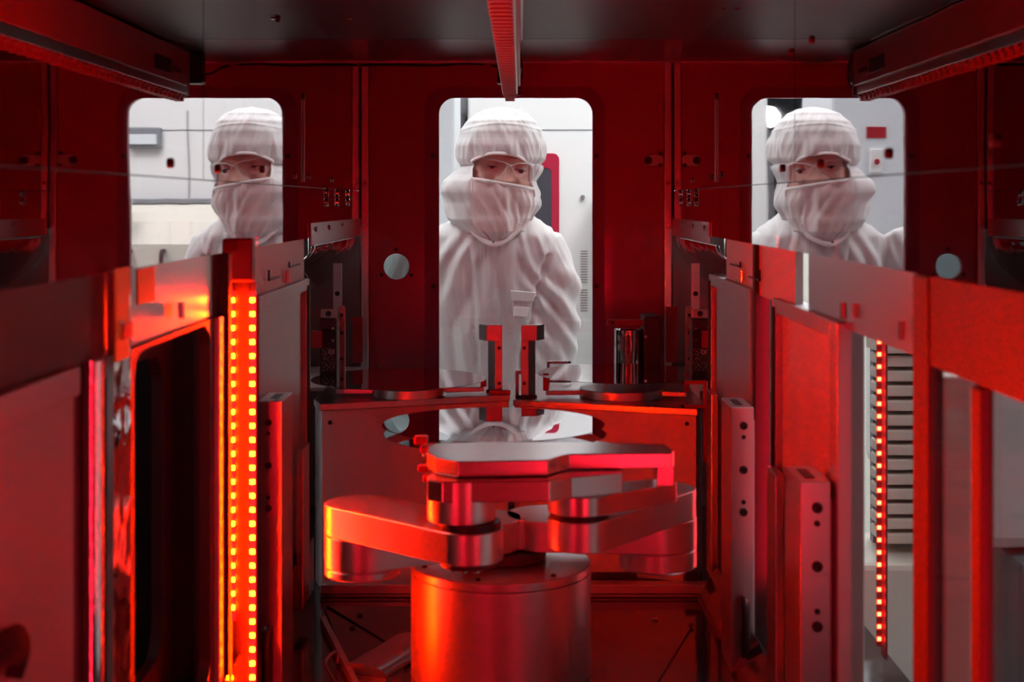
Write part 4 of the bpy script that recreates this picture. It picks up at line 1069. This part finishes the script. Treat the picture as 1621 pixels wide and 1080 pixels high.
for v in body.data.vertices:     # keep the head inside the hood
    p = v.co.copy()
    lx, ly, lz = p.x + pe_base.x - Oh.x, p.y + pe_base.y - Oh.y, p.z + pe_base.z - Oh.z
    c_, rx_, fy_, by_ = interp(HT, lz); d_ = fy_ if ly < 0 else by_
    q_ = ((lx-c_)/max(0.01, rx_-0.008))**2 + (ly/(d_-0.005))**2
    w_ = min(1, max(0, (abs(lx-0.0165)-0.026)/0.03))
    if ly < -0.02 and -0.07 < lz < 0.05 and w_ > 0 and q_ < 0.82: q_ = q_ / (q_ + (0.82-q_)*w_)
    elif q_ <= 1: continue
    if lz > -0.13: v.co.x = p.x + ((lx-c_)/math.sqrt(q_) + c_ - lx); v.co.y = p.y + (ly/math.sqrt(q_) - ly)
body.data.update()
def browz(x): # lower edge of the hood band over the eyes
    u = (x - 0.010)/0.068
    return zpx(246.5) - 0.021*max(0, abs(u))**2.4 - 0.005*u
def veilz(x): # upper edge of the veil
    u = (x + 0.062)/0.140
    return zpx(283) + (zpx(299.5)-zpx(283))*u + 0.0015*math.sin(u*PI)
XA, XB = -0.060, 0.076
def hoodp(az, z, extra=0.0):
    cx, rx, fy, by = interp(HT, z)
    c, s_ = math.cos(az), math.sin(az)
    x = cx + rx*c; y = (fy if s_ < 0 else by)*s_
    f = min(1.0, rx/0.05)
    # folds of cloth
    q = Vector((az*2.6, z*14, 3.0))
    d = 0.006*noise.noise(q*1.3) + 0.0035*abs(noise.noise(Vector((az*5+z*22, z*9, 9.1))))
    # crown seam, a raised curved edge
    zc = zpx(207) + 0.012*max(0, -math.sin(az))**2*(1 if s_ < 0 else 0)
    d += 0.0018*math.exp(-((z-zc)/0.003)**2)
    # radial gathers above the eye band
    if z > zpx(262): d += 0.0012*math.sin(az*26 + 5*noise.noise(Vector((az*3, z*10, 1))))*math.exp(-((z-zpx(238))/0.03)**2)
    # tie at the temple
    d -= 0.004*math.exp(-((z-zpx(262))/0.008)**2)
    # veil pleats
    if z < zpx(295):
        k = min(1, (zpx(295)-z)/0.03)
        d += k*(0.0045*noise.noise(Vector((az*7 + z*18, z*7, 5.5))) + 0.0018*math.sin(az*11 + z*55)*0.5*max(0, -s_))
        d += 0.007*math.exp(-((x-0.018)/0.008)**2)*max(0, -s_)*k
    # lobes of the lower drape
    if z < zpx(262): d += 0.006*math.sin(z*75 + az*1.2)*abs(c)
    # tilt of the whole lower drape to the left
    return Oh + Vector((x + (d+extra)*c*f, y + (d+extra)*s_*f, z))
NA, NZ = 300, 170
zlo, zhi = HT[0][0], HT[-1][0]
grid = [[hoodp(2*PI*i/NA, zlo + (zhi-zlo)*j/NZ) for i in range(NA)] for j in range(NZ+1)]
def region(j, i):
    z = zlo + (zhi-zlo)*(j+0.5)/NZ; az = 2*PI*(i+0.5)/NA
    p = grid[j][i]; x = p.x - Oh.x
    if math.sin(az) < 0 and XA < x < XB:
        if veilz(x) < z < browz(x): return 'open'
        if z <= veilz(x) and z > zpx(366): return 'veil'
    return 'hood'
def patch(which, m, name):
    bm = bmesh.new(); vs = {}
    def V(j, i):
        i %= NA
        if (j, i) not in vs: vs[(j, i)] = bm.verts.new(grid[j][i])
        return vs[(j, i)]
    for j in range(NZ):
        for i in range(NA):
            if region(j, i) == which: bm.faces.new((V(j,i), V(j,i+1), V(j+1,i+1), V(j+1,i)))
    o = finish(name, bm, m, pe)
    o.data.polygons.foreach_set('use_smooth', [True]*len(o.data.polygons)); return sub(o)
hd_ = patch('hood', M['hood'], 'hood')
vl = patch('veil', M['veil'], 'face_veil'); vl['label'] = 'sheer pinkish face veil'
def surf(x, z, out=0.002):
    cx, rx, fy, by = interp(HT, z); c = max(-1, min(1, (x-cx)/rx)); az = -math.acos(c)
    return hoodp(az, z, out)
band = [surf(XA + (XB-XA)*k/30, browz(XA + (XB-XA)*k/30)+0.001, 0.0005) for k in range(31)]
finish('brow_band', tubeb(band, 0.003, 8, radii=[(0.0036, 0.0016)]*31), M['band'], hd_, smooth=True)
band = [surf(XA + (XB-XA)*k/30, veilz(XA + (XB-XA)*k/30)-0.002, 0.0015) for k in range(31)]
finish('veil_band', tubeb(band, 0.003, 8, radii=[(0.0042, 0.0016)]*31), M['band'], vl, smooth=True)
for X_, z1_ in ((XA, zpx(318)), (XB, zpx(312))):
    side_ = [surf(X_, browz(X_) + (z1_-browz(X_))*k/14, 0.0002) for k in range(15)]
    finish('side_binding', tubeb(side_, 0.0028, 8, radii=[(0.0016, 0.0034)]*15), M['band'], hd_, smooth=True)
# hood collar
col_pts = [(742,356),(752,370),(766,381),(783,387),(800,381),(813,371),(824,356)]
cp = [at(x, y, PY-0.105 + abs(x-785)/50*0.03) for x, y in col_pts]
finish('collar', tubeb(smoothpath(cp), 0.008, 12, radii=[(0.006, 0.0035)]*(6*6+1)), M['band'], hd_, smooth=True)

# --- suit: torso, arms, legs fused into one cloth surface
def capsule(bm, pts, radii, n=28):
    tubeb(smoothpath(pts, 5), 0.05, n, bm, radii=[tuple(a+(b-a)*t for a, b in zip(r0, r1)) for r0, r1, t in
          [(radii[i], radii[i+1], k/5) for i in range(len(radii)-1) for k in range(5)]] + [radii[-1]])
sh = lambda px, py, d: at(px, py, d)
bm = bmesh.new()
ty = PY + 0.05
# torso rings (half width x, half depth y)
tor = [(782,335,ty,0.075,0.07),(784,352,ty,0.115,0.085),(786,372,ty,0.155,0.105),(787,400,ty+0.01,0.172,0.118),(787,450,ty+0.03,0.176,0.125),(787,520,ty+0.06,0.172,0.13),(785,590,ty+0.09,0.168,0.13),(783,650,ty+0.13,0.172,0.135),(782,700,ty+0.17,0.178,0.14),(782,740,ty+0.19,0.17,0.135)]
ring = []
for px, py, d, rx, ry in tor:
    c = at(px, py, PY+0.05); c.y = d
    ring.append([bm.verts.new((c.x + rx*math.copysign(abs(math.cos(a))**0.8, math.cos(a)), c.y + ry*math.copysign(abs(math.sin(a))**0.9, math.sin(a)), c.z)) for a in [2*PI*k/40 for k in range(40)]])
for A, B in zip(ring, ring[1:]):
    for k in range(40): bm.faces.new((A[k], B[k], B[(k+1) % 40], A[(k+1) % 40]))
bm.faces.new(ring[0]); bm.faces.new(ring[-1][::-1])
armR = [at(850,392,3.40), at(874,440,3.39), at(876,520,3.40), at(872,600,3.42), Vector((0.075, 3.36, -0.50)), Vector((0.05, 3.28, -0.585))]
armL = [at(668,372,3.40), at(640,430,3.39), at(630,520,3.40), at(645,600,3.42), Vector((-0.21, 3.36, -0.50)), Vector((-0.17, 3.28, -0.585))]
for arm in (armR, armL):
    capsule(bm, arm, [(0.062,0.062),(0.066,0.068),(0.062,0.062),(0.056,0.056),(0.045,0.045),(0.034,0.034)])
hipz = at(0,720,PY).z
for s in (-1, 1):
    xh = -0.06 + s*0.085
    capsule(bm, [Vector((xh, ty+0.19, hipz+0.06)), Vector((xh+s*0.01, ty+0.16, -0.85)), Vector((xh+s*0.015, ty+0.15, -1.05)), Vector((xh+s*0.015, ty+0.17, ZG+0.10))], [(0.10,0.11),(0.085,0.085),(0.07,0.07),(0.062,0.062)])
me = bpy.data.meshes.new('suit_raw'); bmesh.ops.recalc_face_normals(bm, faces=bm.faces); bm.to_mesh(me); bm.free()
so = bpy.data.objects.new('suit_raw', me); C.objects.link(so)
rm = so.modifiers.new('r', 'REMESH'); rm.mode = 'VOXEL'; rm.voxel_size = 0.0055; rm.use_smooth_shade = True
sm = so.modifiers.new('s', 'SMOOTH'); sm.factor = 0.6; sm.iterations = 14
dg = bpy.context.evaluated_depsgraph_get(); dg.update()
me2 = bpy.data.meshes.new_from_object(so.evaluated_get(dg))
bpy.data.objects.remove(so, do_unlink=True)
cxp = at(790, 0, PY).x
nrm = [v.normal.copy() for v in me2.vertices]
for v, nn_ in zip(me2.vertices, nrm):
    p = v.co; x, z = p.x - cxp, p.z
    if p.z < -0.75: amp = 0.6
    else: amp = 1.0
    # long vertical folds falling from the neck, spreading outwards
    zs_ = (-0.04 - z); fan = x / (0.35 + max(0, zs_)*0.9)
    d = 0.010*noise.noise(Vector((fan*15 + 2*noise.noise(Vector((x*6, z*6, 0))), z*2.6, p.y*3))) + 0.0028*noise.noise(Vector((fan*45 + z*14, z*9, 2.2)))
    # diagonal folds from the right armpit
    if x > 0.03:
        t_ = (x*0.75 + z*0.65)
        wgt = math.exp(-((z+0.24)/0.12)**2) * min(1, (x-0.03)/0.05)
        d += wgt*0.0075*math.sin(t_*130 + 3*noise.noise(Vector((x*9, z*9, 0))))
        # deep crease between sleeve and chest
        line = x - (0.052 + (z+0.36)*-0.0) - max(0, (z+0.36))*0.27
        d -= 0.013*math.exp(-(line/0.006)**2) * (1 if z < -0.12 else 0.3)
    # placket
    if p.y < ty and z < -0.09:
        pl_ = x + 0.066 + (z+0.1)*0.06
        d += 0.0045/(1+math.exp(-pl_/0.0012))*(1 if pl_ < 0.05 else 0) - 0.004*math.exp(-(pl_/0.0025)**2)
    v.co = p + nn_*d*amp
bmx = bmesh.new(); bmx.from_mesh(me2); bpy.data.meshes.remove(me2)
suit = sub(finish('suit', bmx, M['suit'], pe)); suit.data.polygons.foreach_set('use_smooth', [True]*len(suit.data.polygons))
suit['label'] = 'white gridded coverall'
# chest pocket with flap and tab
def chest(px, py, off=0.0): 
    return at(px, py, ty - 0.098 + off)
def quadslab(pts, d0, th):
    bm = bmesh.new(); A = []; B = []
    for px, py, dy in pts:
        p = at(px, py, d0+dy); A.append(bm.verts.new(p)); B.append(bm.verts.new(p + Vector((0, th, 0))))
    bm.faces.new(A); bm.faces.new(B[::-1])
    for i in range(len(A)): bm.faces.new((A[i], B[i], B[(i+1) % len(A)], A[(i+1) % len(A)]))
    return bm
pk = finish('pocket', quadslab([(811,472,0),(843,474,0.0),(838,508,0.004),(813,503,0.002)], 3.262, 0.02), M['suit'], pe, bevel=0.002)
finish('pocket_flap', quadslab([(808,460,0),(848,463,0),(844,478,-0.0005),(810,476,-0.0005)], 3.257, 0.012), M['suit'], pe, bevel=0.0015)
finish('pocket_tab', quadslab([(814,486,0),(839,487,0),(834,502,0),(814,500,0)], 3.2575, 0.004), M['band'], pe, bevel=0.001)
# collar snap and belt-free placket button
bolt(pe, at(781, 383, PY-0.122), '-y', 0.003, 'grey', name='snap')
# gloves and boots
for s, wr in ((1, armR[-1]), (-1, armL[-1])):
    bm = bmesh.new()
    base = wr; fw = Vector((-s*0.10, -0.55, -0.80)).normalized(); side = Vector((1, 0, 0)); side = (side - fw*side.dot(fw)).normalized()
    nrmv = fw.cross(side)
    tubeb([base - fw*0.02, base + fw*0.03, base + fw*0.065, base + fw*0.095], 0.03, 16, bm, radii=[(0.026,0.028),(0.018,0.036),(0.016,0.041),(0.012,0.038)])
    for k, (off, L) in enumerate(((-0.030, 0.062), (-0.010, 0.072), (0.010, 0.068), (0.029, 0.052))):
        r0 = base + fw*0.088 + side*off
        tubeb([r0, r0 + fw*L*0.45 + nrmv*0.004, r0 + fw*L*0.75 + nrmv*0.014, r0 + fw*L*0.95 + nrmv*0.027], 0.009, 10, bm, radii=[0.0095, 0.009, 0.0085, 0.006])
    r0 = base + fw*0.035 - side*s*0.034
    tubeb([r0, r0 + fw*0.025 - side*s*0.018 + nrmv*0.006, r0 + fw*0.055 - side*s*0.026 + nrmv*0.014], 0.010, 10, bm, radii=[0.012, 0.0105, 0.008])
    finish('glove', bm, M['glove'], pe, smooth=True)
    xh = -0.06 + s*0.10
    bm = bmesh.new()
    tubeb(smoothpath([Vector((xh, ty+0.17, ZG+0.16)), Vector((xh, ty+0.165, ZG+0.07)), Vector((xh, ty+0.10, ZG+0.05)), Vector((xh, ty-0.04, ZG+0.04)), Vector((xh, ty-0.09, ZG+0.035))], 4), 0.05, 16, bm, radii=None)
    for v in bm.verts: v.co.z = max(v.co.z, ZG)
    finish('boot', bm, M['suit'], pe, smooth=True)

GR = {'port_door': 'port doors in the side walls', 'latch_column': 'latch columns beside the port doors', 'ceiling_light': 'clean-room ceiling lights',
      'sensor_post': 'sensor posts on the pedestals', 'pedestal': 'pedestals under the rear wafers', 'wafer': 'wafers', 'light_bar': 'red light bars',
      'corner_post': 'corner posts of the chamber', 'chuck': 'chucks on the pedestals', 'controller': 'controllers in the rear recesses', 'header_panel': 'header strips under the mirrors'}
for o in C.objects:
    if o.parent is None and o.name.split('.')[0] in GR: o['group'] = GR[o.name.split('.')[0]]
# ------------------------------------------------------------------ tidy helper properties
for o in C.objects:
    if '_base' in o: del o['_base']
